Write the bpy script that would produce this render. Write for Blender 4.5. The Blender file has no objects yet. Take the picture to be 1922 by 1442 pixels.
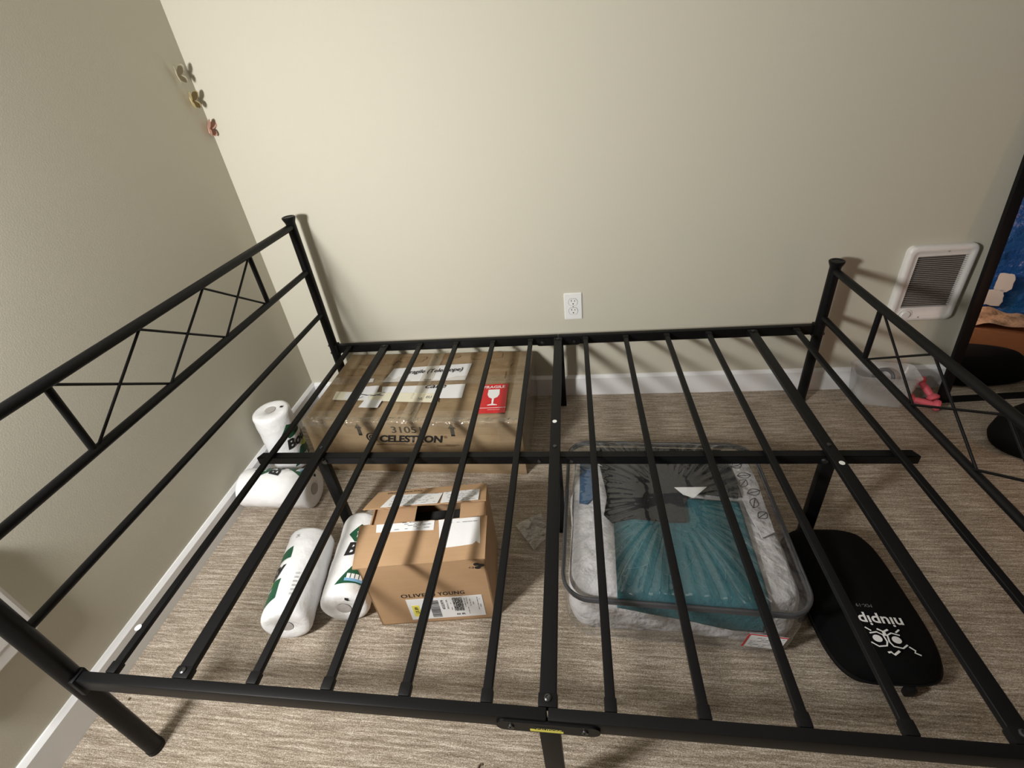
import bpy, bmesh, math, random
from mathutils import Vector, Matrix, noise
random.seed(7)
S = bpy.context.scene
COL = S.collection
PI = math.pi
rad = math.radians

# ------------------------------------------------------------------ materials
def _new(name):
    m = bpy.data.materials.new(name); m.use_nodes = True
    nt = m.node_tree
    return m, nt, nt.nodes, nt.links, nt.nodes['Principled BSDF']

def plain(name, col, rough=.5, metal=0., bump=None, spec=.5, var=None, coat=0.):
    """col linear rgb; bump=(scale,strength,distance); var=(scale, other colour)"""
    m, nt, N, L, b = _new(name)
    b.inputs['Base Color'].default_value = (*col, 1)
    b.inputs['Roughness'].default_value = rough
    b.inputs['Metallic'].default_value = metal
    b.inputs['Specular IOR Level'].default_value = spec
    b.inputs['Coat Weight'].default_value = coat
    tc = N.new('ShaderNodeTexCoord')
    if var:
        n = N.new('ShaderNodeTexNoise'); n.inputs['Scale'].default_value = var[0]; n.inputs['Detail'].default_value = 6
        r = N.new('ShaderNodeValToRGB')
        r.color_ramp.elements[0].position = .35; r.color_ramp.elements[1].position = .68
        r.color_ramp.elements[0].color = (*col, 1); r.color_ramp.elements[1].color = (*var[1], 1)
        L.new(tc.outputs['Object'], n.inputs['Vector']); L.new(n.outputs['Fac'], r.inputs['Fac'])
        L.new(r.outputs['Color'], b.inputs['Base Color'])
    if bump:
        n = N.new('ShaderNodeTexNoise'); n.inputs['Scale'].default_value = bump[0]; n.inputs['Detail'].default_value = 5
        bp = N.new('ShaderNodeBump'); bp.inputs['Strength'].default_value = bump[1]; bp.inputs['Distance'].default_value = bump[2]
        L.new(tc.outputs['Object'], n.inputs['Vector']); L.new(n.outputs['Fac'], bp.inputs['Height'])
        L.new(bp.outputs['Normal'], b.inputs['Normal'])
    return m

def carpet_mat():
    m, nt, N, L, b = _new('carpet_striated')
    tc = N.new('ShaderNodeTexCoord')
    def nz(sx, sy, sc, det=4, rough=.6):
        mp = N.new('ShaderNodeMapping'); mp.inputs['Scale'].default_value = (sx, sy, 1)
        n = N.new('ShaderNodeTexNoise'); n.inputs['Scale'].default_value = sc; n.inputs['Detail'].default_value = det
        n.inputs['Roughness'].default_value = rough
        L.new(tc.outputs['Object'], mp.inputs['Vector']); L.new(mp.outputs['Vector'], n.inputs['Vector'])
        return n.outputs['Fac']
    def mix(a, c, f):
        x = N.new('ShaderNodeMix'); x.data_type = 'FLOAT'; x.inputs[0].default_value = f
        L.new(a, x.inputs[2]); L.new(c, x.inputs[3]); return x.outputs[0]
    streak = nz(1, 19, 9, 5, .7)
    fine = nz(1, 5, 85, 4, .75)
    grain = nz(1, 1.6, 330, 2)
    h = mix(mix(streak, fine, .42), grain, .34)
    r = N.new('ShaderNodeValToRGB')
    e = r.color_ramp.elements
    e[0].position = .39; e[0].color = (.130, .098, .070, 1)
    e[1].position = .61; e[1].color = (.78, .70, .61, 1)
    x = e.new(.5); x.color = (.355, .292, .224, 1)
    L.new(h, r.inputs['Fac']); L.new(r.outputs['Color'], b.inputs['Base Color'])
    b.inputs['Roughness'].default_value = .95; b.inputs['Specular IOR Level'].default_value = .1
    bp = N.new('ShaderNodeBump'); bp.inputs['Strength'].default_value = .8; bp.inputs['Distance'].default_value = .004
    L.new(mix(fine, grain, .6), bp.inputs['Height']); L.new(bp.outputs['Normal'], b.inputs['Normal'])
    return m

def cardboard(name, col, dark, stain=True):
    m, nt, N, L, b = _new(name)
    tc = N.new('ShaderNodeTexCoord')
    mp = N.new('ShaderNodeMapping'); mp.inputs['Scale'].default_value = (1, 1, 1)
    n = N.new('ShaderNodeTexNoise'); n.inputs['Scale'].default_value = 7; n.inputs['Detail'].default_value = 6
    mp2 = N.new('ShaderNodeMapping'); mp2.inputs['Scale'].default_value = (3, 60, 60)
    n2 = N.new('ShaderNodeTexNoise'); n2.inputs['Scale'].default_value = 4; n2.inputs['Detail'].default_value = 3
    L.new(tc.outputs['Object'], mp.inputs['Vector']); L.new(mp.outputs['Vector'], n.inputs['Vector'])
    L.new(tc.outputs['Object'], mp2.inputs['Vector']); L.new(mp2.outputs['Vector'], n2.inputs['Vector'])
    x = N.new('ShaderNodeMix'); x.data_type = 'FLOAT'; x.inputs[0].default_value = .22
    L.new(n.outputs['Fac'], x.inputs[2]); L.new(n2.outputs['Fac'], x.inputs[3])
    r = N.new('ShaderNodeValToRGB')
    r.color_ramp.elements[0].position = .38 if stain else .3; r.color_ramp.elements[0].color = (*dark, 1)
    r.color_ramp.elements[1].position = .6; r.color_ramp.elements[1].color = (*col, 1)
    L.new(x.outputs[0], r.inputs['Fac']); L.new(r.outputs['Color'], b.inputs['Base Color'])
    b.inputs['Roughness'].default_value = .7; b.inputs['Specular IOR Level'].default_value = .3
    bp = N.new('ShaderNodeBump'); bp.inputs['Strength'].default_value = .25; bp.inputs['Distance'].default_value = .004
    L.new(x.outputs[0], bp.inputs['Height']); L.new(bp.outputs['Normal'], b.inputs['Normal'])
    return m

def clear_film(name, haze=.06, rough=.06, tint=(1, 1, 1), bump=(18, .35, .01), streak=None, hcol=(.9, .9, .9), ior=1.5, refl=1.):
    """thin clear plastic: fresnel mix of transparent and glossy with a little haze"""
    m = bpy.data.materials.new(name); m.use_nodes = True
    nt = m.node_tree; N = nt.nodes; L = nt.links
    N.remove(N['Principled BSDF'])
    out = N['Material Output']
    t = N.new('ShaderNodeBsdfTransparent'); t.inputs['Color'].default_value = (*tint, 1)
    d = N.new('ShaderNodeBsdfDiffuse'); d.inputs['Color'].default_value = (*hcol, 1)
    g = N.new('ShaderNodeBsdfGlossy'); g.inputs['Roughness'].default_value = rough
    f = N.new('ShaderNodeFresnel')
    gm = N.new('ShaderNodeNewGeometry'); ms = N.new('ShaderNodeMix'); ms.data_type = 'FLOAT'   # same sheen from both sides of the thin film
    ms.inputs[2].default_value = ior; ms.inputs[3].default_value = 1 / ior
    L.new(gm.outputs['Backfacing'], ms.inputs[0]); L.new(ms.outputs[0], f.inputs['IOR'])
    tc = N.new('ShaderNodeTexCoord')
    mp = N.new('ShaderNodeMapping')
    if streak: mp.inputs['Scale'].default_value = streak
    n = N.new('ShaderNodeTexNoise'); n.inputs['Scale'].default_value = bump[0]; n.inputs['Detail'].default_value = 3
    bp = N.new('ShaderNodeBump'); bp.inputs['Strength'].default_value = bump[1]; bp.inputs['Distance'].default_value = bump[2]
    L.new(tc.outputs['Object'], mp.inputs['Vector']); L.new(mp.outputs['Vector'], n.inputs['Vector'])
    L.new(n.outputs['Fac'], bp.inputs['Height'])
    for s in (g, f, d): L.new(bp.outputs['Normal'], s.inputs['Normal'])
    m1 = N.new('ShaderNodeMixShader'); m1.inputs[0].default_value = haze
    L.new(t.outputs[0], m1.inputs[1]); L.new(d.outputs[0], m1.inputs[2])
    m2 = N.new('ShaderNodeMixShader')
    if refl != 1.:
        mu = N.new('ShaderNodeMath'); mu.operation = 'MULTIPLY'; mu.use_clamp = True
        mu.inputs[1].default_value = refl
        L.new(f.outputs[0], mu.inputs[0]); L.new(mu.outputs[0], m2.inputs[0])
    else:
        L.new(f.outputs[0], m2.inputs[0])
    L.new(m1.outputs[0], m2.inputs[1]); L.new(g.outputs[0], m2.inputs[2])
    L.new(m2.outputs[0], out.inputs['Surface'])
    return m

M = {}
M['wall'] = plain('wall_paint_beige', (.600, .570, .475), .75, bump=(260, .12, .002), spec=.25)
M['trim'] = plain('trim_white_paint', (.84, .84, .85), .4)
M['ceiling'] = plain('ceiling_white', (.78, .77, .74), .8)
M['carpet'] = carpet_mat()
M['metal'] = plain('black_powder_coat', (.0045, .0045, .005), .42, 0., bump=(900, .08, .0005), spec=.22)
M['plastic_black'] = plain('black_plastic', (.005, .005, .0055), .5, spec=.2)
M['steel'] = plain('dark_bolt', (.10, .10, .105), .3, .9)
M['sticker'] = plain('white_sticker', (.85, .85, .83), .5)
M['yellow'] = plain('yellow_label', (.80, .72, .12), .5)
M['ink'] = plain('black_ink', (.012, .012, .012), .6)
M['ink_grey'] = plain('grey_ink', (.18, .18, .19), .6)
M['ink_brown'] = plain('brown_ink', (.09, .045, .02), .7)
M['paper'] = plain('white_paper', (.82, .82, .83), .6, bump=(30, .25, .003))
M['paper_cream'] = plain('cream_paper', (.80, .76, .60), .6, bump=(30, .25, .003))
M['red'] = plain('red_sticker', (.62, .018, .022), .35)
M['white_ink'] = plain('white_ink', (.85, .85, .85), .6)
M['card_a'] = cardboard('cardboard_taped_brown', (.37, .270, .162), (.235, .160, .088))
M['card_b'] = cardboard('cardboard_light_brown', (.47, .300, .170), (.41, .255, .14), False)
M['card_dark'] = plain('box_inside_dark', (.055, .032, .018), .9)
M['tape'] = clear_film('packing_tape', .07, .22, (1., .99, .97), (38, .7, .006), hcol=(.78, .68, .50), refl=1.6)
M['tape_gloss'] = clear_film('crumpled_tape', .10, .10, (1., .99, .97), (45, 1., .012), hcol=(.80, .72, .55), refl=2.6)
M['tape_pale'] = clear_film('pale_tape', .22, .20, (1., .99, .97), (38, .6, .006), hcol=(.66, .56, .40), refl=1.4)
M['roll'] = plain('white_paper_towel', (.86, .86, .87), .38, bump=(24, .6, .009), coat=.25)
M['roll_end'] = plain('paper_towel_end', (.80, .79, .78), .6, bump=(40, .5, .004))
M['core'] = plain('cardboard_core', (.45, .42, .40), .8, bump=(90, .5, .004))
M['green'] = plain('dark_green_print', (.012, .085, .040), .45)
M['lime'] = plain('lime_print', (.55, .68, .10), .45)
M['blue_ink'] = plain('pale_blue_print', (.22, .45, .70), .45)
M['plate'] = plain('outlet_white', (.86, .86, .85), .3)
M['slot'] = plain('slot_dark', (.02, .02, .02), .7)
M['heater'] = plain('heater_white_enamel', (.80, .78, .76), .35, bump=(300, .1, .001))
M['heater_in'] = plain('heater_inside', (.10, .082, .075), .6)
M['louver'] = plain('heater_louver', (.40, .36, .33), .45)
M['grey_cloth'] = plain('grey_bedding', (.43, .42, .43), .9, bump=(20, .8, .025), spec=.1, var=(9, (.58, .565, .575)))
M['teal'] = plain('teal_blanket', (.018, .098, .122), .85, bump=(60, .6, .01), spec=.2, var=(14, (.024, .118, .142)))
M['teal_line'] = plain('pale_teal_stitch', (.055, .18, .21), .8)
M['charcoal'] = plain('charcoal_cloth', (.011, .011, .014), .9, bump=(120, .4, .004), spec=.15)
M['navy'] = plain('navy_cloth', (.020, .070, .150), .8, bump=(70, .4, .004), spec=.2)
M['leaf_ink'] = plain('black_leaf_print', (.03, .03, .035), .8)
M['zip'] = plain('grey_zip', (.055, .055, .06), .45, bump=(500, .3, .001))
M['vinyl'] = clear_film('clear_vinyl', .03, .07, (1, 1, 1), (13, .5, .012), (1.0, 1.0, 1.0), ior=1.65, refl=1.3)
M['vinyl_side'] = clear_film('clear_vinyl_side', .03, .08, (1, 1, 1), (14, .6, .012), refl=1.)
M['black_bag'] = plain('black_fabric_case', (.0035, .0035, .004), .85, bump=(80, .3, .002), spec=.12)
M['zipbag'] = clear_film('crinkled_clear_bag', .12, .12, (.97, .97, .97), (28, 1., .03), hcol=(.8, .78, .72), refl=2.)
M['tub'] = clear_film('frosted_plastic', .30, .25, (.96, .96, .96), (25, .4, .01), hcol=(.80, .80, .80))
M['ring'] = plain('grey_ring', (.13, .13, .135), .5)
M['pink'] = plain('pink_vinyl', (.72, .12, .16), .5, bump=(60, .2, .002))
M['mirror'] = plain('mirror_glass', (.80, .82, .82), .015, 1.)
M['gold'] = plain('gold_paper', (.50, .45, .33), .5, .1)
M['gold2'] = plain('brown_gold_paper', (.48, .38, .20), .45, .2)
M['rose'] = plain('rose_gold_paper', (.52, .30, .23), .4, .25)
M['blue_bag'] = plain('blue_plastic_sheet', (.012, .085, .36), .25, bump=(16, .9, .03), var=(5, (.015, .13, .42)))
M['orange_card'] = cardboard('orange_cardboard', (.50, .19, .08), (.40, .14, .06), False)
M['scrap'] = plain('brown_scrap', (.10, .055, .03), .6)
M['base_black'] = plain('black_pouf_fabric', (.003, .003, .003), .8, spec=.15)

# ------------------------------------------------------------------ mesh helpers
def link(o, parent=None):
    COL.objects.link(o)
    if parent is not None: o.parent = parent
    return o

def obj(name, bm, mat, parent=None, smooth=True, angle=35):
    bmesh.ops.remove_doubles(bm, verts=bm.verts, dist=1e-6)
    bmesh.ops.recalc_face_normals(bm, faces=bm.faces)
    me = bpy.data.meshes.new(name); bm.to_mesh(me); bm.free()
    for m in (mat if isinstance(mat, (list, tuple)) else [mat]):
        me.materials.append(m if not isinstance(m, str) else M[m])
    if smooth:
        me.polygons.foreach_set('use_smooth', [True] * len(me.polygons))
        me.set_sharp_from_angle(angle=rad(angle))
    return link(bpy.data.objects.new(name, me), parent)

def tag(o, label, cat, group=None):
    o['label'] = label; o['category'] = cat
    if group: o['group'] = group
    return o

def thing(name, label, cat, loc=(0, 0, 0), rotz=0., group=None):
    o = bpy.data.objects.new(name, None); o.empty_display_size = .05
    link(o); o.location = loc; o.rotation_euler = (0, 0, rotz)
    return tag(o, label, cat, group)

def struct(name, bm, mat, parent=None, **k):
    o = obj(name, bm, mat, parent, **k)
    if parent is None: o['kind'] = 'structure'
    return o

def box(bm, c, s, bev=0., seg=2, mtx=None):
    """axis box centre c, full size s; optional 4x4 mtx applied after"""
    t = bmesh.new()
    bmesh.ops.create_cube(t, size=1.)
    for v in t.verts: v.co = Vector((v.co.x * s[0], v.co.y * s[1], v.co.z * s[2]))
    if bev > 0:
        bmesh.ops.bevel(t, geom=t.edges[:], offset=bev, segments=seg, profile=.6, affect='EDGES')
    for v in t.verts: v.co += Vector(c)
    if mtx is not None: bmesh.ops.transform(t, matrix=mtx, verts=t.verts)
    me = bpy.data.meshes.new('t'); t.to_mesh(me); t.free(); bm.from_mesh(me); bpy.data.meshes.remove(me)
    return bm

def bx(c, s, bev=0., seg=2): return box(bmesh.new(), c, s, bev, seg)

def frame_of(d):
    d = Vector(d).normalized()
    a = Vector((0, 0, 1)) if abs(d.z) < .9 else Vector((1, 0, 0))
    x = a.cross(d).normalized(); return x, d.cross(x), d

def tube(bm, pts, r, n=16, closed=False, rr=None, caps=True):
    pts = [Vector(p) for p in pts]; k = len(pts); rings = []
    px = None
    for i, p in enumerate(pts):
        if closed: d = pts[(i + 1) % k] - pts[i - 1]
        else: d = pts[min(i + 1, k - 1)] - pts[max(i - 1, 0)]
        d.normalize()
        if px is None: x, y, _ = frame_of(d)
        else:
            x = (px - d * px.dot(d)).normalized(); y = d.cross(x)
        px = x
        q = rr[i] if rr else r
        rings.append([bm.verts.new(p + (x * math.cos(2 * PI * j / n) + y * math.sin(2 * PI * j / n)) * q) for j in range(n)])
    for i in range(k if closed else k - 1):
        a, b = rings[i], rings[(i + 1) % k]
        for j in range(n):
            bm.faces.new((a[j], a[(j + 1) % n], b[(j + 1) % n], b[j]))
    if caps and not closed:
        bm.faces.new(rings[0]); bm.faces.new(rings[-1])
    return bm

def lathe(bm, prof, n=24, mtx=None):
    """prof list of (r,z) around z"""
    rings = []
    for r, z in prof:
        if r < 1e-6: rings.append([bm.verts.new((0, 0, z))])
        else: rings.append([bm.verts.new((r * math.cos(2 * PI * j / n), r * math.sin(2 * PI * j / n), z)) for j in range(n)])
    new = [v for R in rings for v in R]
    for a, b in zip(rings, rings[1:]):
        for j in range(n):
            if len(a) == 1 and len(b) == 1: continue
            if len(a) == 1: bm.faces.new((a[0], b[j], b[(j + 1) % n]))
            elif len(b) == 1: bm.faces.new((a[j], a[(j + 1) % n], b[0]))
            else: bm.faces.new((a[j], a[(j + 1) % n], b[(j + 1) % n], b[j]))
    if mtx is not None: bmesh.ops.transform(bm, matrix=mtx, verts=new)
    return bm

def prism(bm, poly, z0, z1, mtx=None):
    a = [bm.verts.new((x, y, z0)) for x, y in poly]; b = [bm.verts.new((x, y, z1)) for x, y in poly]
    n = len(poly)
    bm.faces.new(a); bm.faces.new(b)
    for i in range(n): bm.faces.new((a[i], a[(i + 1) % n], b[(i + 1) % n], b[i]))
    if mtx is not None: bmesh.ops.transform(bm, matrix=mtx, verts=a + b)
    return bm

def rrect(w, h, r, n=6, cx=0, cy=0):
    pts = []
    for sx, sy, a0 in ((1, 1, 0), (-1, 1, 90), (-1, -1, 180), (1, -1, 270)):
        for i in range(n + 1):
            a = rad(a0 + 90 * i / n)
            pts.append((cx + sx * (w / 2 - r) + r * math.cos(a), cy + sy * (h / 2 - r) + r * math.sin(a)))
    return pts

def basis(o, x, y):
    """4x4 with origin o, local x along x, local y along y, z outwards"""
    x = Vector(x).normalized(); y = Vector(y); y = (y - x * y.dot(x)).normalized(); z = x.cross(y)
    m = Matrix((x, y, z)).transposed().to_4x4(); m.translation = Vector(o); return m

def text_bm(body, w=None, h=None, bold=.0, shear=0., mtx=None, lift=.0004, bm=None, spacing=1.):
    """flat lettering, centred, scaled to width w / height h (metres)"""
    cu = bpy.data.curves.new('txt', 'FONT'); cu.body = body; cu.size = 1; cu.offset = bold; cu.shear = shear
    cu.space_character = spacing; cu.resolution_u = 3
    o = bpy.data.objects.new('txt', cu); COL.objects.link(o)
    dg = bpy.context.evaluated_depsgraph_get(); dg.update()
    me = bpy.data.meshes.new_from_object(o.evaluated_get(dg))
    bpy.data.objects.remove(o); bpy.data.curves.remove(cu)
    t = bmesh.new(); t.from_mesh(me); bpy.data.meshes.remove(me)
    xs = [v.co.x for v in t.verts]; ys = [v.co.y for v in t.verts]
    x0, x1, y0, y1 = min(xs), max(xs), min(ys), max(ys)
    sx = w / (x1 - x0) if w else None; sy = h / (y1 - y0) if h else None
    sx = sx or sy; sy = sy or sx
    for v in t.verts: v.co = Vector(((v.co.x - (x0 + x1) / 2) * sx, (v.co.y - (y0 + y1) / 2) * sy, lift))
    if mtx is not None: bmesh.ops.transform(t, matrix=mtx, verts=t.verts)
    if bm is None: return t
    me = bpy.data.meshes.new('t'); t.to_mesh(me); t.free(); bm.from_mesh(me); bpy.data.meshes.remove(me)
    return bm

def quad_sheet(bm, c4, lift=.0, nx=10, ny=6, wob=0., seed=0, up=Vector((0, 0, 1)), th=.0006):
    """a thin sheet over a quad (corners in order), subdivided, slightly wavy, with thickness"""
    c = [Vector(p) for p in c4]; lay = []
    for k in (0, 1):
        g = []
        for j in range(ny + 1):
            row = []
            for i in range(nx + 1):
                u, v = i / nx, j / ny
                p = (c[0] * (1 - u) + c[1] * u) * (1 - v) + (c[3] * (1 - u) + c[2] * u) * v
                q = noise.noise(Vector((p.x * 14 + seed, p.y * 14, p.z * 14)))
                p = p + up * (lift + wob * (q + .55) + (th if k else 0))
                row.append(bm.verts.new(p))
            g.append(row)
        lay.append(g)
        for j in range(ny):
            for i in range(nx):
                bm.faces.new((g[j][i], g[j][i + 1], g[j + 1][i + 1], g[j + 1][i]))
    a, b = lay
    ring = [(0, i) for i in range(nx)] + [(j, nx) for j in range(ny)] + [(ny, i) for i in range(nx, 0, -1)] + [(j, 0) for j in range(ny, 0, -1)]
    for k in range(len(ring)):
        p, q = ring[k], ring[(k + 1) % len(ring)]
        bm.faces.new((a[p[0]][p[1]], a[q[0]][q[1]], b[q[0]][q[1]], b[p[0]][p[1]]))
    return bm

def tape_sheet(bm, c4, lift=0., nx=10, ny=6, wob=0., seed=0, up=Vector((0, 0, 1))):
    quad_sheet(bm, c4, lift, nx, ny, wob, seed, up, .0004)
    bmesh.ops.delete(bm, geom=bm.faces[:nx * ny], context='FACES_ONLY')
    return bm

# ------------------------------------------------------------------ room
XR, YF, ZC = 6.0, -5.2, 2.45
bm = bx(((XR) / 2, YF / 2, -.03), (XR + .3, -YF + .3, .06)); struct('floor', bm, 'carpet', smooth=False)
bm = bx((XR / 2, YF / 2, ZC + .03), (XR + .3, -YF + .3, .06)); struct('ceiling', bm, 'ceiling', smooth=False)
bm = bx((-.06, YF / 2, ZC / 2), (.12, -YF + .24, ZC)); struct('wall_left', bm, 'wall', smooth=False)
bm = bx((XR / 2, .06, ZC / 2), (XR, .12, ZC)); struct('wall_back', bm, 'wall', smooth=False)
bm = bx((XR + .06, YF / 2, ZC / 2), (.12, -YF + .24, ZC)); struct('wall_right', bm, 'wall', smooth=False)
bm = bx((XR / 2, YF - .06, ZC / 2), (XR, .12, ZC)); struct('wall_front', bm, 'wall', smooth=False)
T, BH = .013, .100
def baseboard(name, a, b, inward):
    a, b = Vector(a), Vector(b); d = (b - a).normalized(); nrm = Vector(inward)
    prof = [(0, 0), (T, 0), (T, BH - .012), (T * .45, BH - .002), (T * .3, BH), (0, BH)]
    bm = bmesh.new()
    A = [bm.verts.new(a + nrm * x + Vector((0, 0, z))) for x, z in prof]
    B = [bm.verts.new(b + nrm * x + Vector((0, 0, z))) for x, z in prof]
    bm.faces.new(A); bm.faces.new(B)
    for i in range(len(prof)): bm.faces.new((A[i], A[(i + 1) % len(prof)], B[(i + 1) % len(prof)], B[i]))
    struct(name, bm, 'trim', angle=25)
baseboard('baseboard_left', (0, YF, 0), (0, 0, 0), (1, 0, 0))
baseboard('baseboard_back', (T, 0, 0), (XR, 0, 0), (0, -1, 0))
baseboard('baseboard_right', (XR, -T, 0), (XR, YF, 0), (-1, 0, 0))

# ------------------------------------------------------------------ bed frame
HX, FX, BY, FY, ZT = .222, 2.114, -.0808, -1.345, .348
O = Vector((1.17, -.7156, 0))
bed = thing('bed_frame', 'black metal full-size bed frame with slats, headboard at the left wall and lower footboard', 'bed frame', O)
def bobj(name, bm, mat, parent=bed, **k):
    if parent is bed: bmesh.ops.translate(bm, vec=-O, verts=bm.verts)
    else: bmesh.ops.translate(bm, vec=-O, verts=bm.verts)
    return obj(name, bm, mat, parent, **k)

def post(x, y, top):
    bm = bmesh.new(); r = .0175
    lathe(bm, [(0, .0), (r + .001, .0), (r + .001, .012), (r, .013), (r, top - .03), (0, top - .03)], 28, Matrix.Translation((x, y, 0)))
    p = bobj('post', bm, 'metal')
    bm = bmesh.new()
    lathe(bm, [(0, top - .031), (r * .98, top - .031), (r * 1.02, top - .022), (r * 1.25, top - .012), (r * 1.38, top - .006), (r * 1.38, top - .002),
               (r * 1.25, top), (r * .95, top), (r * .85, top - .002), (0, top - .001)], 28, Matrix.Translation((x, y, 0)))
    bobj('finial', bm, 'metal', p)
    # rail bracket wrapped on the post
    sx = 1 if x < 1 else -1
    bm = bmesh.new()
    box(bm, (x + sx * .0165, y, ZT - .022), (.012, .030, .052), .003)
    bobj('bracket', bm, 'metal', p)
    for dz in (-.004, -.040):
        bm = bmesh.new()
        m = basis((x - sx * .0165, y, ZT + dz), (0, 1, 0), (0, 0, 1)) @ Matrix.Rotation(0 if sx < 0 else PI, 4, 'X')
        lathe(bm, [(0, 0), (.006, 0), (.006, .003), (.0045, .0055), (0, .006)], 12, m)
        bobj('bolt', bm, 'steel', p)
    return p
for x, top in ((HX, .8935), (FX, .5925)):
    for y in (BY, FY): post(x, y, top)

def bar(name, a, b, r, n=18): 
    return bobj(name, tube(bmesh.new(), [a, b], r, n), 'metal')
e = .012
bar('head_rail', (HX, BY - e, .8565), (HX, FY + e, .8565), .0125)
bar('head_rail', (HX, BY - e, .680), (HX, FY + e, .680), .0108)
bar('head_rail', (HX, BY - e, .4968), (HX, FY + e, .4968), .0095)
bar('foot_rail', (FX, BY - e, .557), (FX, FY + e, .557), .0120)
bar('foot_rail', (FX, BY - e, .3805), (FX, FY + e, .3805), .0105)
YM, A1 = (BY + FY) / 2, .349
def truss(x, zt, zb, rt, rb):
    ns = [YM + A1 * k for k in (1, 1 / 3, -1 / 3, -1)]
    for y in (ns[0], ns[3]): bar('upright', (x, y, zb + rb * .6), (x, y, zt - rt * .6), .0078, 14)
    for i in range(3):
        for (ya, yb), dx in (((ns[i], ns[i + 1]), .0028), ((ns[i + 1], ns[i]), -.0028)):
            d = .012 if ya > yb else -.012
            ya2 = ya - (d if (i == 0 and ya == ns[0]) or (i == 2 and ya == ns[3]) else 0)
            yb2 = yb + (d if (i == 2 and yb == ns[3]) or (i == 0 and yb == ns[0]) else 0)
            bar('lattice_rod', (x + dx, ya2, zt - rt * .8), (x + dx, yb2, zb + rb * .8), .0033, 10)
truss(HX, .8565, .680, .0125, .0108)
truss(FX, .557, .3805, .0120, .0105)

# side rails in two halves, split at the middle fold
WR, HR, XM = .0195, .0372, 1.1692
for y in (BY, FY):
    s_in = -1 if y == BY else 1
    for xa, xb in ((HX + .020, XM - .0012), (XM + .0012, FX - .020)):
        bm = bx(((xa + xb) / 2, y, ZT - HR / 2), (xb - xa, WR, HR), .0028)
        rl = bobj('side_rail', bm, 'metal')
    # hinge plate joining the halves
    so = -s_in if y == FY else s_in
    yf = y + so * (WR / 2)
    m = basis((XM, yf, ZT - HR / 2 - .004), (1 if so < 0 else -1, 0, 0), (0, 0, 1))
    bm = prism(bmesh.new(), rrect(.175, .032, .0155, 6), -.001, .004, m)
    pl = bobj('hinge_plate', bm, 'metal', angle=30)
    for dx in (-.062, .062):
        bm = lathe(bmesh.new(), [(0, .0035), (.0058, .0035), (.0055, .0062), (.003, .0065), (.0028, .0045), (0, .0045)], 14, m @ Matrix.Translation((dx, 0, 0)))
        bobj('bolt', bm, 'steel', pl)
    if y == FY:
        bm = prism(bmesh.new(), [(-.030, -.011), (.026, -.011), (.026, -.004), (-.030, -.004)], .0038, .0046, m)
        bobj('caution_label', bm, 'yellow', pl, smooth=False)
        bm = prism(bmesh.new(), [(-.022, -.004), (.026, -.004), (.026, .004), (-.022, .004)], .0038, .0044, m)
        bobj('caution_label', bm, 'ink', pl, smooth=False)
        bm = text_bm('CAUTION!', .042, .0062, .02, 0, m @ Matrix.Translation((.002, 0, .0046)))
        bobj('caution_lettering', bm, 'yellow', pl, smooth=False)
    # middle support leg under the rail
    bm = bx((XM + .001, y, (ZT - HR) / 2), (.036, .0185, ZT - HR), .003)
    bobj('support_leg', bm, 'metal')

SX = [.3009, .4571, .6093, .7612, .9115, 1.0622, 1.1694, 1.2753, 1.4259, 1.5768, 1.7266, 1.8790, 2.0288]
for i, x in enumerate(SX):
    wide = i in (1, 6, 11)
    w, h = (.0300, .0145) if wide else (.0175, .0125)
    ya, yb = BY - WR / 2 - .001, FY + WR / 2 + .001
    zc = .3445 - h / 2
    bm = bx((x, (ya + yb) / 2, zc), (w, ya - yb, h), .0032 if not wide else .0028, 3)
    sl = bobj('slat', bm, 'metal')
    for yy, s in ((ya, -1), (yb, 1)):
        bm = bx((x, yy + s * .011, zc - .0004), (w + .0036, .022, h + .0030), .0024, 2)
        bobj('end_cap', bm, 'plastic_black', sl)
        if wide:
            bm = lathe(bmesh.new(), [(0, 0), (.0062, 0), (.006, .003), (.0035, .0042), (.003, .0025), (0, .0025)], 14,
                       Matrix.Translation((x, yy + s * .013, .3450)))
            bobj('bolt', bm, 'steel', sl)
    if wide:
        bm = lathe(bmesh.new(), [(0, 0), (.0056, 0), (.005, .003), (0, .0036)], 14, Matrix.Translation((x, -.700, .3440)))
        bobj('bolt', bm, 'steel', sl)
    st = {0: (.2905, -1.247), 6: (1.1665, -.592), 11: (1.881, -.765)}.get(i)
    if st:
        bm = lathe(bmesh.new(), [(0, 0), (.0068, 0), (.0066, .0008), (.0018, .0008), (.0015, .0003), (0, .0003)], 18, Matrix.Translation((*st, .3443)))
        o = bobj('round_sticker', bm, 'sticker', sl); o['label'] = 'small round white sticker on a black slat'

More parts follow.
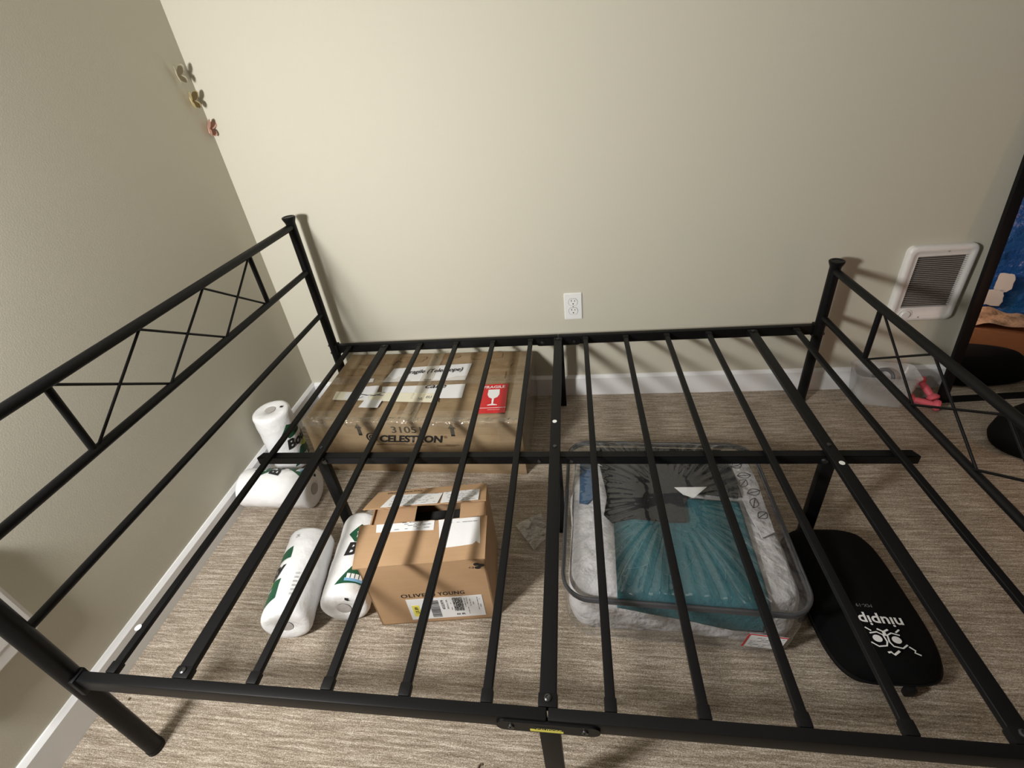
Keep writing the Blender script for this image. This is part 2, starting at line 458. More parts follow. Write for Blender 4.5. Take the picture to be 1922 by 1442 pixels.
ZB = .3298
for xa, xb in ((.248, XM - .001), (XM + .001, 2.084)):
    ch = .010
    y0 = -.7156
    if xa < .5: poly = [(xa, y0 - .0125), (xb, y0 - .0125), (xb, y0 + .0125), (xa + ch, y0 + .0125)]
    else: poly = [(xa, y0 - .0125), (xb, y0 - .0125), (xb - ch, y0 + .0125), (xa, y0 + .0125)]
    bm = prism(bmesh.new(), poly, ZB - .028, ZB)
    bmesh.ops.bevel(bm, geom=bm.edges[:], offset=.002, segments=2, affect='EDGES')
    cb = bobj('centre_beam', bm, 'metal')
    for dx in ((XM - .045,) if xa < .5 else (XM + .045,)):
        bm = lathe(bmesh.new(), [(0, 0), (.0055, 0), (.005, .0035), (0, .004)], 14, basis((dx, -.7281, ZB - .014), (1, 0, 0), (0, 0, 1)))
        bobj('bolt', bm, 'steel', cb)
for x in (SX[1], XM, SX[11]):
    bm = bx((x, -.7156, (ZB - .026) / 2), (.034, .020, ZB - .026), .003)
    lg = bobj('support_leg', bm, 'metal')
    bm = bx((x, -.7156, .006), (.0365, .0225, .012), .002); bobj('foot_cap', bm, 'plastic_black', lg)
    if x != XM:
        s = 1 if x < 1 else -1
        bm = lathe(bmesh.new(), [(0, 0), (.0085, 0), (.0075, .005), (0, .006)], 14, basis((x + s * .016, -.7281, ZB - .015), (1, 0, 0), (0, 0, 1)))
        bobj('bolt', bm, 'steel', lg)

# ------------------------------------------------------------------ telescope carton
CA = rad(-1.6)
cel = thing('cardboard_box', 'long brown taped cardboard carton with red fragile sticker in the back left corner', 'cardboard box', (.6475, -.2445, 0), CA)
CI = cel.matrix_basis.inverted() if False else (Matrix.Translation((.6475, -.2445, 0)) @ Matrix.Rotation(CA, 4, 'Z')).inverted()
def CL(x, y, z): return CI @ Vector((x, y, z))
W2, D2, H2 = .81, .452, .249
bm = bx((0, 0, H2 / 2), (W2, D2, H2), .004, 2)
bmesh.ops.subdivide_edges(bm, edges=[e_ for e_ in bm.edges if e_.calc_length() > .1], cuts=6, use_grid_fill=True)
for v in bm.verts:
    q = noise.noise(v.co * 5) * .003
    if v.co.z > .01: v.co += Vector((q if abs(v.co.x) > .39 else 0, q if abs(v.co.y) > .215 else 0, min(q, .0015) if v.co.z > .24 else 0))
body = obj('carton', bm, 'card_a', cel, angle=40)
ZTp = H2 + .0022
def on_top(name, pts, mat, lift=0., wob=.0008, seed=0, parent=cel, nx=10, ny=6):
    return obj(name, quad_sheet(bmesh.new(), [CL(x, y, ZTp + lift) for x, y in pts], 0, nx, ny, wob, seed), mat, parent)
# tape: along the front and right top edges, across the middle, and strips on the front
def front(x, z): return CL(x, 0, 0).x, -D2 / 2, z
MF = lambda x, z: basis((CL(x, -.47, 0).x, -D2 / 2 - .0022, z), (1, 0, 0), (0, 0, 1))
tp = bmesh.new()
tape_sheet(tp, [(-W2 / 2, -D2 / 2 + .055, ZTp), (W2 / 2, -D2 / 2 + .055, ZTp), (W2 / 2, -D2 / 2 - .003, ZTp), (-W2 / 2, -D2 / 2 - .003, ZTp)], 0, 40, 4, .0020, 3)
obj('packing_tape', tp, 'tape', cel)
tp = tape_sheet(bmesh.new(), [(-W2 / 2, -D2 / 2 - .0030, H2), (W2 / 2, -D2 / 2 - .0030, H2), (W2 / 2, -D2 / 2 - .0030, H2 - .055), (-W2 / 2, -D2 / 2 - .0030, H2 - .055)], 0, 40, 4, .0015, 5, Vector((0, -1, 0)))
obj('packing_tape', tp, 'tape', cel)
tp = tape_sheet(bmesh.new(), [(W2 / 2 - .05, -D2 / 2, ZTp + .001), (W2 / 2 + .002, -D2 / 2, ZTp + .001), (W2 / 2 + .002, D2 / 2, ZTp + .001), (W2 / 2 - .05, D2 / 2, ZTp + .001)], 0, 4, 24, .0018, 8)
obj('packing_tape', tp, 'tape', cel)
tp = tape_sheet(bmesh.new(), [(W2 / 2 + .0030, -D2 / 2, H2), (W2 / 2 + .0030, D2 / 2, H2), (W2 / 2 + .0030, D2 / 2, .02), (W2 / 2 + .0030, -D2 / 2, .02)], 0, 24, 8, .0020, 11, Vector((1, 0, 0)))
obj('packing_tape', tp, 'tape', cel)
tp = tape_sheet(bmesh.new(), [(W2 / 2 - .085, -D2 / 2 - .0045, H2), (W2 / 2, -D2 / 2 - .0045, H2), (W2 / 2, -D2 / 2 - .0045, .03), (W2 / 2 - .085, -D2 / 2 - .0045, .03)], 0, 8, 16, .0016, 13, Vector((0, -1, 0)))
obj('packing_tape', tp, 'tape', cel)
for xx, sd in ((-.02, 21),):
    tp = tape_sheet(bmesh.new(), [(xx, D2 / 2, ZTp + .003), (xx + .052, D2 / 2, ZTp + .003), (xx + .045, -D2 / 2, ZTp + .003), (xx - .007, -D2 / 2, ZTp + .003)], 0, 4, 20, .0014, sd)
    obj('packing_tape', tp, 'tape_pale', cel)
for yy, sd in ((.045, 25),):
    tp = tape_sheet(bmesh.new(), [(-W2 / 2, yy, ZTp + .0005), (W2 / 2, yy, ZTp + .0005), (W2 / 2, yy - .05, ZTp + .0005), (-W2 / 2, yy - .05, ZTp + .0005)], 0, 36, 4, .0016, sd)
    obj('packing_tape', tp, 'tape', cel)
tp = bmesh.new(); g_ = []
for i in range(161):
    x = -W2 / 2 + W2 * i / 160; row = []
    for j in range(9):
        a = PI / 2 * (j - 2) / 4; q = noise.noise(Vector((x * 45, j * .8, 2))) * .0024
        r_ = .0085 + q
        if j < 2: p = (x, -D2 / 2 - .0050 + q, H2 - .006 - (2 - j) * .007)
        elif j > 6: p = (x, -D2 / 2 + .004 + (j - 6) * .007, H2 + .0050 + q * .6)
        else: p = (x, -D2 / 2 + .004 - r_ * math.cos(a) * 1.05, H2 - .0040 + r_ * math.sin(a) * 1.05)
        row.append(tp.verts.new(p))
    g_.append(row)
for i in range(160):
    for j in range(8): tp.faces.new((g_[i][j], g_[i + 1][j], g_[i + 1][j + 1], g_[i][j + 1]))
obj('packing_tape', tp, 'tape_gloss', cel, angle=20)
# worn dark scuffs along the upper part of the lid
def blotch(cx, cy, w, h, seed):
    pts = []
    for k in range(22):
        a = 2 * PI * k / 22; q = 1 + .35 * noise.noise(Vector((math.cos(a) * 2 + seed, math.sin(a) * 2, seed)))
        pts.append((cx + w / 2 * q * max(-1, min(1, 1.25 * math.cos(a))), cy + h / 2 * q * max(-1, min(1, 1.25 * math.sin(a)))))
    return pts
M['scuff'] = plain('worn_cardboard', (.215, .135, .068), .7, var=(30, (.30, .205, .11)))
for k, (x, y, w, h) in enumerate(((.40, -.075, .17, .05), (.55, -.065, .12, .04), (.70, -.05, .10, .035), (.87, -.055, .13, .05), (.93, -.13, .10, .045), (.33, -.15, .10, .05), (.92, -.20, .09, .04), (.43, -.19, .09, .03), (.62, -.40, .06, .07))):
    c = CL(x, y, 0)
    obj('scuff_mark', prism(bmesh.new(), blotch(c.x, c.y, w, h, k * 3.3), ZTp - .0012, ZTp + .0002 + k * .00003), 'scuff', cel, smooth=False)
# papers
p1 = on_top('paper_sign', [(.488, -.136), (.816, -.116), (.808, -.231), (.470, -.232)], 'paper', .0008, .0012, 1)
mt = basis(CL(.668, -.168, ZTp + .0042), CL(1, .05, 0) - CL(0, 0, 0), CL(0, 1, 0) - CL(0, 0, 0))
obj('lettering', text_bm('Fragile (Telescope)', .235, .034, .012, .25, mt), 'ink', p1, smooth=False)
mt2 = basis(CL(.655, -.226, ZTp + .0034), CL(1, .02, 0) - CL(0, 0, 0), CL(0, 1, 0) - CL(0, 0, 0))
obj('lettering', text_bm('with', .03, .010, .012, .2, mt2), 'ink', p1, smooth=False)
p2 = on_top('paper_sign', [(.480, -.262), (.815, -.259), (.816, -.345), (.500, -.338)], 'paper', .0006, .0012, 4)
mt = basis(CL(.700, -.274, ZTp + .0040), CL(1, .0, 0) - CL(0, 0, 0), CL(0, 1, 0) - CL(0, 0, 0))
obj('lettering', text_bm('care', .082, .019, .012, .2, mt), 'ink', p2, smooth=False)
p3 = on_top('paper_slip', [(.299, -.290), (.726, -.316), (.732, -.373), (.305, -.342)], 'paper_cream', .0030, .0008, 7, nx=24)
for dx, tx in ((.66, 'NL'), (.69, 'EU')):
    mt = basis(CL(dx, -.350 + (dx - .66) * .3, ZTp + .0052), CL(1, -.06, 0) - CL(0, 0, 0), CL(.06, 1, 0) - CL(0, 0, 0))
    obj('lettering', text_bm(tx, .020, .014, .0, 0, mt), 'ink_grey', p3, smooth=False)
on_top('paper_slip', [(.345, -.296), (.445, -.300), (.452, -.352), (.350, -.342)], 'paper', .0042, .0018, 9)
on_top('paper_slip', [(.440, -.348), (.512, -.352), (.508, -.398), (.432, -.394)], 'paper', .0046, .0010, 12)
p5 = on_top('paper_slip', [(.405, -.265), (.470, -.262), (.474, -.312), (.418, -.315)], 'paper', .0044, .0030, 15)
on_top('paper_slip', [(.400, -.205), (.425, -.203), (.428, -.228), (.403, -.230)], 'paper', .0010, .0010, 17)
for k in range(3):
    bm = tube(bmesh.new(), [CL(.41 + .012 * t, -.315 - .012 * math.sin(t * .5 + k) - .008 * k, ZTp + .0072 + .003 * math.sin(t * .8)) for t in range(9)], .0011, 8)
    obj('loose_strip', bm, ['ink', 'paper', 'ink_grey'][k], cel)
# red sticker
rs = [(.881, -.270), (.981, -.266), (.987, -.437), (.886, -.440)]
r = on_top('fragile_sticker', rs, 'red', .0030, .0002, 0)
r['label'] = 'red fragile sticker with a white wine glass'
RX = (CL(.981, -.266, 0) - CL(.881, -.270, 0)); RY = CL(.881, -.270, 0) - CL(.886, -.440, 0)
mt = basis(CL(.9345, -.353, ZTp + .0042), RX, RY)
obj('lettering', text_bm('FRAGILE', .080, .016, .02, 0, mt @ Matrix.Translation((0, .066, 0))), 'white_ink', r, smooth=False)
gl = [(-.021, .050), (.021, .050), (.022, .020), (.016, .004), (.004, -.004), (.003, -.035), (.018, -.040), (.018, -.043), (-.018, -.043), (-.018, -.040), (-.003, -.035), (-.004, -.004), (-.016, .004), (-.022, .020)]
obj('glass_symbol', prism(bmesh.new(), gl, .0002, .0006, mt), 'white_ink', r, smooth=False)
obj('printed_rule', prism(bmesh.new(), [(-.05, -.056), (.05, -.056), (.05, -.058), (-.05, -.058)], .0002, .0006, mt), 'white_ink', r, smooth=False)
obj('lettering', text_bm('HANDLE WITH CARE', .044, .004, .0, 0, mt @ Matrix.Translation((0.008, -.068, 0))), 'white_ink', r, smooth=False)
# front print
arrow = [(-.006, -.028), (.006, -.028), (.006, .006), (.013, .006), (0, .028), (-.013, .006), (-.006, .006)]
for x in (.449, .799):
    obj('printed_arrow', prism(bmesh.new(), arrow, .0002, .0006, MF(x, .213)), 'ink', body, smooth=False)
obj('lettering', text_bm('31051', .112, .030, .004, 0, MF(.630, .213)), 'ink', body, smooth=False)
obj('lettering', text_bm('CELESTRON', .242, .034, .035, .28, MF(.640, .170)), 'ink', body, smooth=False)
obj('lettering', text_bm('®', .012, .012, .0, 0, MF(.770, .180)), 'ink_brown', body, smooth=False)
ring = bmesh.new()
tube(ring, [(.019 * math.cos(a), .019 * math.sin(a), 0) for a in [rad(30 + 300 * k / 24) for k in range(25)]], .0026, 6)
tube(ring, [(.009 * math.cos(a), .009 * math.sin(a), 0) for a in [rad(20 + 300 * k / 16) for k in range(17)]], .0022, 6)
for v in ring.verts: v.co.z *= .15
bmesh.ops.transform(ring, matrix=MF(.490, .176), verts=ring.verts)
obj('emblem', ring, 'ink', body, smooth=False)
for xa, xb, z in ((.50, .69, .140), (.73, .80, .137)):
    obj('printed_rule', prism(bmesh.new(), [(0, 0), (xb - xa, 0), (xb - xa, .0022), (0, .0022)], .0002, .0006, MF(xa, z)), 'ink_brown', body, smooth=False)
obj('lettering', text_bm('TELESCOPE ASSEMBLY   N.W. G.W.', .16, .005, .0, 0, MF(.60, .147)), 'ink_brown', body, smooth=False)
obj('lettering', text_bm('MADE IN CHINA', .05, .006, .0, 0, MF(.79, .143)), 'ink_brown', body, smooth=False)

# ------------------------------------------------------------------ small carton with open flaps
OA = rad(6.7)
OC = Vector((.825, -.889, 0))
oli = thing('cardboard_box', 'small tan cardboard box with open torn flaps beside the paper towel rolls', 'cardboard box', OC, OA)
w, d0, d1, hh, t = .318, -.131, .109, .256, .004
bm = bmesh.new()
box(bm, (0, (d0 + d1) / 2, t / 2), (w, d1 - d0, t))
box(bm, (0, d0 + t / 2, hh / 2), (w, t, hh))
box(bm, (0, d1 - t / 2, hh / 2), (w, t, hh))
for s in (-1, 1): box(bm, (s * (w / 2 - t / 2), (d0 + d1) / 2, hh / 2), (t, d1 - d0, hh))
ob = obj('carton', bm, 'card_b', oli, smooth=False)
def flap(name, c4, mat='card_b', wob=.0025, seed=0, th=.004, jag=None, parent=oli):
    bm = quad_sheet(bmesh.new(), c4, 0, 28, 10, wob, seed, th=th)
    if jag is not None:
        for v in bm.verts:
            if abs(v.co.y - jag) < .006: v.co.y += .004 * noise.noise(Vector((v.co.x * 90, seed, 0))); v.co.z += .002 * noise.noise(Vector((v.co.x * 70, seed, 3)))
    return obj(name, bm, mat, parent)
ff = flap('flap', [(-.172, d0 - .001, .2555), (.161, d0 - .001, .2555), (.163, -.003, .2545), (-.186, -.003, .2545)], seed=2, jag=-.003)
bf = flap('flap', [(-.166, .008, .3040), (.166, .008, .3040), (.160, d1, .257), (-.158, d1, .257)], seed=5, jag=.008)
flap('flap', [(-.156, d0 + .006, .2460), (-.040, d0 + .016, .240), (-.040, d1 - .012, .240), (-.156, d1 - .006, .2460)], seed=8, wob=.001, th=.003)
flap('flap', [(.085, d0 + .016, .240), (.156, d0 + .006, .2460), (.156, d1 - .006, .2460), (.085, d1 - .012, .240)], seed=9, wob=.001, th=.003)
# near-black block standing in for the shade inside the box opening
bm = bx((.02, -.01, .10), (.25, .20, .19), .02, 3); obj('opening_shade', bm, 'slot', oli)
def opaper(name, c4, z, parent, mat='paper', zb=None, seed=0):
    c = [(x, y, (z if zb is None else z + (zb - z) * (y - .006) / .103)) for x, y in c4]
    return obj(name, quad_sheet(bmesh.new(), c, 0, 16, 6, .0016, seed), mat, parent)
q1 = opaper('paper_label', [(-.138, -.005), (.021, -.005), (.022, -.036), (-.134, -.030)], .2665, ff, seed=2)
q2 = opaper('paper_label', [(.032, -.005), (.144, -.005), (.147, -.088), (.045, -.093)], .2665, ff, seed=2)
for v in (*q1.data.vertices, *q2.data.vertices): v.co.z += -.0075 + .0010 * (.003 - v.co.y) / .134
NB = Vector((0, .0395, .103)).normalized()
def bpt(x, y, l=.0065): return Vector((x, y, .3040 + (.257 - .3040) * (y - .008) / .101 + l))
q3 = obj('paper_label', quad_sheet(bmesh.new(), [bpt(-.118, .008), bpt(.036, .008), bpt(.040, .066), bpt(-.105, .078)], 0, 16, 6, .0012, 5), 'paper', bf)
q4 = obj('paper_label', quad_sheet(bmesh.new(), [bpt(.044, .008), bpt(.146, .008), bpt(.144, .072), bpt(.042, .069)], 0, 12, 6, .0012, 5), 'paper', bf)
def lines(bmx, mf, x0, x1, y0, y1, n, seed, dens=.6):
    rnd = random.Random(seed)
    for k in range(n):
        y = y1 + (y0 - y1) * k / max(1, n - 1); x = x0
        while x < x1 - .004:
            l = rnd.uniform(.003, .014)
            if rnd.random() < dens:
                P = [mf(x, y - .0009), mf(min(x + l, x1), y - .0009), mf(min(x + l, x1), y + .0009), mf(x, y + .0009)]
                bmx.faces.new([bmx.verts.new(p) for p in P])
            x += l + .003
    return bmx
obj('fine_print', lines(bmesh.new(), lambda x, y: Vector((x, y, .2632 + .0010 * (.003 - y) / .134)), -.085, .010, -.028, -.008, 5, 3, .5), 'ink_grey', q1, smooth=False)
obj('fine_print', lines(bmesh.new(), lambda x, y: Vector((x, y, .2632 + .0010 * (.003 - y) / .134)), .060, .138, -.020, -.006, 2, 5, .4), 'ink_grey', q2, smooth=False)
obj('fine_print', lines(bmesh.new(), lambda x, y: bpt(x, y, .0092), -.098, .03, .016, .064, 8, 7, .5), 'ink_grey', q3, smooth=False)
obj('fine_print', lines(bmesh.new(), lambda x, y: bpt(x, y, .0092), .05, .14, .014, .066, 7, 9, .4), 'ink_grey', q4, smooth=False)
mb = basis(bpt(-.075, .093, .0062), (1, 0, 0), (0, .103, -.0395))
obj('lettering', text_bm('OLIVE  YOUNG', .10, .009, .02, 0, mb), 'ink', bf, smooth=False)
MO = lambda x, z: basis((x, d0 - .0002, z), (1, 0, 0), (0, 0, 1))
def olive_text(par, mtx, sc):
    obj('lettering', text_bm('OLIVE', .066 * sc, .0155 * sc, .012, 0, mtx @ Matrix.Translation((-.048 * sc, 0, 0)), spacing=1.1), 'ink', par, smooth=False)
    obj('lettering', text_bm('YOUNG', .070 * sc, .0155 * sc, .012, 0, mtx @ Matrix.Translation((.052 * sc, 0, 0)), spacing=1.1), 'ink', par, smooth=False)
    b = prism(bmesh.new(), [(.010 * sc * math.cos(2 * PI * k / 24), .011 * sc * math.sin(2 * PI * k / 24)) for k in range(24)], .0001, .0004, mtx)
    obj('emblem', b, 'ink', par, smooth=False)
olive_text(ob, MO(.002, .128), 1.)
for dx, dz, s in ((-.001, .008, .0072), (.010, .003, .0072), (.0005, -.005, .0072)):
    obj('emblem', prism(bmesh.new(), [(s * math.cos(2 * PI * k / 20) * 1.1, s * .8 * math.sin(2 * PI * k / 20)) for k in range(20)], .0002, .0005, MO(.138 + dx, .232 + dz)), 'ink', ob, smooth=False)
obj('lettering', text_bm('CJ', .012, .008, .01, 0, MO(.122, .228)), 'ink', ob, smooth=False)
sl = obj('shipping_label', prism(bmesh.new(), [(-.0700, .018), (.1320, .018), (.1320, .112), (-.0700, .112)], .0002, .0007, MO(0, 0)), 'paper', oli, smooth=False)
def lab(name, x0, x1, z0, z1, mat, l=.0008):
    return obj(name, prism(bmesh.new(), [(x0, z0), (x1, z0), (x1, z1), (x0, z1)], l, l + .0003, MO(0, 0)), mat, sl, smooth=False)
lab('yellow_sticker', -.060, -.040, .033, .084, 'yellow')
obj('lettering', text_bm('US 89', .030, .010, .02, 0, MO(-.049, .062) @ Matrix.Rotation(PI / 2, 4, 'Z') @ Matrix.Translation((0, 0, .0012))), 'ink', sl, smooth=False)
bm = bmesh.new(); z = .024; rnd = random.Random(4)
while z < .100:
    h = rnd.choice((.0010, .0016, .0026)); prism(bm, [(-.011, z), (.014, z), (.014, z + h), (-.011, z + h)], .0008, .0011, MO(0, 0)); z += h + rnd.choice((.0009, .0013, .002))
obj('barcode', bm, 'ink', sl, smooth=False)
for xx, bodyt, ht in ((.024, '6032979', .0075), (.036, 'SEOUL KR', .004)):
    obj('lettering', text_bm(bodyt, .042, ht, .01, 0, MO(xx, .080) @ Matrix.Rotation(PI / 2, 4, 'Z') @ Matrix.Translation((0, 0, .0010))), 'ink', sl, smooth=False)
bm = bmesh.new(); rnd = random.Random(8)
for k in range(44):
    x = .052 + .0006 * k
    zz = .046
    while zz < .106:
        h = rnd.uniform(.0006, .0028)
        if rnd.random() < .55 and x < .0786: prism(bm, [(x, zz), (x + .0006, zz), (x + .0006, zz + h), (x, zz + h)], .0008, .0010, MO(0, 0))
        zz += h
obj('data_code', bm, 'ink', sl, smooth=False)
bm = bmesh.new()
for xx in (.046, .084, .090, .098, .106, .118, .124): lines(bm, lambda a, b, xx=xx: MO(0, 0) @ Vector((xx + (b), a, .0010)), .030 + (xx * 37 % .03), .104, 0, 0, 1, int(xx * 1000), .75)
obj('fine_print', bm, 'ink_grey', sl, smooth=False)
for xx, tt in ((.060, 'KX'), (.074, 'R')):
    obj('lettering', text_bm(tt, .010, .008, .02, 0, MO(xx, .032) @ Matrix.Translation((0, 0, .0010))), 'ink', sl, smooth=False)

# ------------------------------------------------------------------ paper towel rolls
RR, RL = .0675, .272
def roll_parts(root, seed, label_on=True):
    prof = [(0, .006), (.018, .004), (.022, .001), (.05, .0), (RR - .010, .001), (RR - .003, .005), (RR, .013)]
    prof += [(RR + .0008 * math.sin(k * 1.7 + seed), .013 + (RL - .026) * k / 14) for k in range(1, 14)]
    prof += [(RR, RL - .013), (RR - .003, RL - .005), (RR - .010, RL - .001), (.05, RL), (.022, RL - .001), (.018, RL - .004), (0, RL - .006)]
    bm = lathe(bmesh.new(), prof, 40)
    for v in bm.verts:
        rr = math.hypot(v.co.x, v.co.y)
        if rr > .03:
            q = noise.noise(Vector((v.co.x * 16 + seed, v.co.y * 16, v.co.z * 9)))
            f = 1 + .018 * q; v.co.x *= f; v.co.y *= f
            if rr < RR - .002: v.co.z += .002 * q
    obj('wrapped_roll', bm, 'roll', root, angle=50)
    for z, s in ((RL - .0005, 1), (.0005, -1)):
        bm = lathe(bmesh.new(), [(0, s * .0006), (.0195, s * .0006), (.0195, s * -.0004)], 24, Matrix.Translation((0, 0, z)))
        o = obj('core', bm, 'core', root); o['label'] = 'grey cardboard core seen through the film'
    if not label_on: return
    R1 = RR * 1.020
    def wrap(bm, extra=0.):
        for v in bm.verts:
            th = v.co.x / RR; rr = R1 + extra + v.co.z
            v.co = Vector((rr * math.cos(th), rr * math.sin(th), v.co.y))
        return bm
    def patch(poly, e, mat, nm='printed_panel'):
        bm = bmesh.new(); f = bm.faces.new([bm.verts.new((x, y, 0)) for x, y in poly])
        bmesh.ops.triangulate(bm, faces=[f])
        for _ in range(3):
            bmesh.ops.subdivide_edges(bm, edges=[g for g in bm.edges if g.calc_length() > .012], cuts=1)
            bmesh.ops.triangulate(bm, faces=bm.faces[:])
        return obj(nm, wrap(bm, e), mat, root)
    def words(body, w, h, x, y, e, mat, bold=.0, shear=0., rot=0.):
        bm = text_bm(body, w, h, bold, shear, Matrix.Translation((x, y, 0)) @ Matrix.Rotation(rot, 4, 'Z'), 0)
        bmesh.ops.subdivide_edges(bm, edges=[g for g in bm.edges if g.calc_length() > .012], cuts=2)
        bmesh.ops.triangulate(bm, faces=bm.faces[:])
        return obj('lettering', wrap(bm, e), mat, root, smooth=False)
    # green panels above and below the word
    patch([(-.085, .188), (-.055, .222), (-.015, .196), (-.005, .165), (-.062, .160)], 0, 'green')
    patch([(.020, .165), (.045, .194), (.085, .204), (.088, .165)], 0, 'green')
    patch([(-.040, .098), (.010, .102), (.080, .102), (.082, .044), (.050, .030), (-.030, .034), (-.086, .028)], 0, 'green')
    patch([(-.034, .104), (-.006, .112), (.012, .104), (.050, .108), (.046, .090), (.016, .080), (-.012, .088)], .0004, 'lime')
    words('Bounty', .165, .056, 0, .130, .0010, 'ink', .035, .22)
    words('Paper Towels', .060, .012, -.010, .172, .0008, 'ink', .01)
    words('SELECT', .034, .009, -.045, .196, .0006, 'white_ink', .01, 0, .3)
    words('A-SIZE', .034, .009, -.045, .184, .0006, 'white_ink', .01, 0, .3)
    words('MORE ABSORBENT', .055, .008, .030, .074, .0006, 'white_ink')
    for k in range(4): patch([(-.058 + k * .0115, .046), (-.049 + k * .0115, .046), (-.049 + k * .0115, .060), (-.058 + k * .0115, .060)], .0005, 'white_ink', 'printed_icon')
    patch([(-.062, .038), (-.012, .038), (-.012, .047), (-.062, .047)], .0003, 'blue_ink', 'printed_icon')
    words('= 4', .024, .014, .010, .050, .0006, 'white_ink', .02)
    words('2X', .012, .010, .088, .238, .0004, 'ink_grey')
    for k in range(6): words('||||', .010, .006, .125, .050 + k * .012, .0003, 'ink_grey')
    words('▪', .006, .004, .03, .262, -.0006, 'ink') if False else None

def roll(label, base, u, nc, seed):
    u = Vector(u).normalized(); n = Vector(nc); n = (n - u * n.dot(u)).normalized(); y = u.cross(n)
    m = Matrix((n, y, u)).transposed().to_4x4(); m.translation = Vector(base)
    o = thing('paper_towel_roll', label, 'paper towels', base, 0, 'wrapped paper towel rolls')
    o.matrix_basis = m
    roll_parts(o, seed)
    # small black print mark on the film at the end
    bm = prism(bmesh.new(), [(.036, -.004), (.046, -.008), (.050, .002), (.042, .001), (.044, .006), (.036, .004)], RL + .0018, RL + .0022)
    obj('printed_mark', bm, 'ink', o, smooth=False)
    bm = prism(bmesh.new(), [(.034, -.030), (.040, -.036), (.046, -.028), (.040, -.024), (.044, -.020), (.036, -.021)], -.0022, -.0018)
    obj('printed_mark', bm, 'ink', o, smooth=False)
    return o
zr = RR * 1.018
def deg(a): return (math.sin(rad(a)), 0, math.cos(rad(a)))
roll('paper towel roll lying nearest the left baseboard, its end toward the room', (.444, -1.090, zr), (-.052, .282, 0), deg(-88), 1.)
roll('paper towel roll lying against the left side of the small open box', (.588, -1.035, zr), (-.036, .266, 0), deg(60), 5.)
roll('paper towel roll lying crosswise with its end against the left baseboard', (.300, -.615, zr), (-.998, .012, 0), (0, .90, .43), 9.)
roll('paper towel roll standing upright between the long carton and the left wall', (.093, -.418, .001), (0, 0, 1), (.93, .37, 0), 13.)

# ------------------------------------------------------------------ clear vinyl bag with bedding
VA = rad(-2.2); VC = (1.474, -.785, 0)
VW, VD, VR, VZ = .560, .535, .065, .182
vin = thing('storage_bag', 'clear vinyl zippered storage bag of folded bedding under the middle of the bed', 'storage bag', VC, VA)
def bulge(x, y): return max(0, (1 - (2 * x / VW) ** 2)) ** .5 * max(0, (1 - (2 * y / VD) ** 2)) ** .5
# lid
_per = rrect(VW, VD, VR, 10); ring_pts = []
for i in range(len(_per)):
    a, b = Vector((*_per[i], 0)), Vector((*_per[(i + 1) % len(_per)], 0)); k = max(1, int((b - a).length / .007))
    for j in range(k): ring_pts.append(tuple(a.lerp(b, j / k))[:2])
bm = bmesh.new(); rings = []
NRG = 26
for k in range(NRG + 1):
    f = 1 - k / NRG; rr = []
    if k == NRG: rr = [bm.verts.new((0, 0, VZ + .046))]
    else:
        for i, (x, y) in enumerate(ring_pts):
            X, Y = x * f, y * f
            a = math.atan2(Y, X)
            cd = abs(math.sin(2 * a)) ** 2          # creases fan out towards the corners
            cr = (.0052 * cd + .0010) * (1 - 2 * abs(math.sin(a * 21 + 4 * noise.noise(Vector((X * 4, Y * 4, 1)))))) * max(0, min(1, (f - .30) * 2.5)) * (1 if f < .99 else 0)
            z = VZ + .046 * bulge(X, Y) + (cr + .0045 * noise.noise(Vector((X * 9, Y * 9, 4)))) * min(1, (1 - f) * 8)
            rr.append(bm.verts.new((X, Y, z)))
    rings.append(rr)
# finer sampling round the ring is given by subdividing below
for a, b in zip(rings, rings[1:]):
    n = len(a)
    for i in range(n):
        if len(b) == 1: bm.faces.new((a[i], a[(i + 1) % n], b[0]))
        else: bm.faces.new((a[i], a[(i + 1) % n], b[(i + 1) % n], b[i]))
lid = obj('lid', bm, 'vinyl', vin, angle=80)
# side walls and base
bm = bmesh.new(); prev = None; per = rrect(VW, VD, VR, 8)
dense = []
for i in range(len(per)):
    a, b = Vector((*per[i], 0)), Vector((*per[(i + 1) % len(per)], 0)); k = max(1, int((b - a).length / .02))
    for j in range(k): dense.append(a.lerp(b, j / k))
for z in [.003 + (VZ - .003) * k / 8 for k in range(9)]:
    q = z / VZ
    row = []
    for p in dense:
        nn = p.normalized()
        off = -.010 * (1 - q) + .006 * math.sin(q * PI) + .004 * noise.noise(Vector((p.x * 12, p.y * 12, z * 14)))
        if q > .97: off = 0
        row.append(bm.verts.new((p.x + nn.x * off, p.y + nn.y * off, z)))
    if prev:
        for i in range(len(row)): bm.faces.new((prev[i], prev[(i + 1) % len(row)], row[(i + 1) % len(row)], row[i]))
    else: bm.faces.new(row)
    prev = row
obj('side_panel', bm, 'vinyl_side', vin, angle=80)
pr_ = [Vector((p.x, p.y, VZ)) for p in dense]
obj('zipper', tube(bmesh.new(), [p * 1.004 + Vector((0, 0, -.0008)) for p in pr_], .0042, 8, True), 'zip', vin)
obj('zipper_tape', tube(bmesh.new(), [Vector((p.x, p.y, VZ - .009)) * 1.0 for p in pr_], .0050, 8, True), 'zip', vin)
obj('piping', tube(bmesh.new(), [Vector((p.x * .968, p.y * .968, .005)) for p in dense], .0030, 6, True), M['vinyl_side'], vin)
bm = bmesh.new(); box(bm, (VW / 2 + .006, -VD / 2 + .10, VZ - .022), (.004, .010, .036), .0015); obj('zip_pull', bm, 'zip', vin)
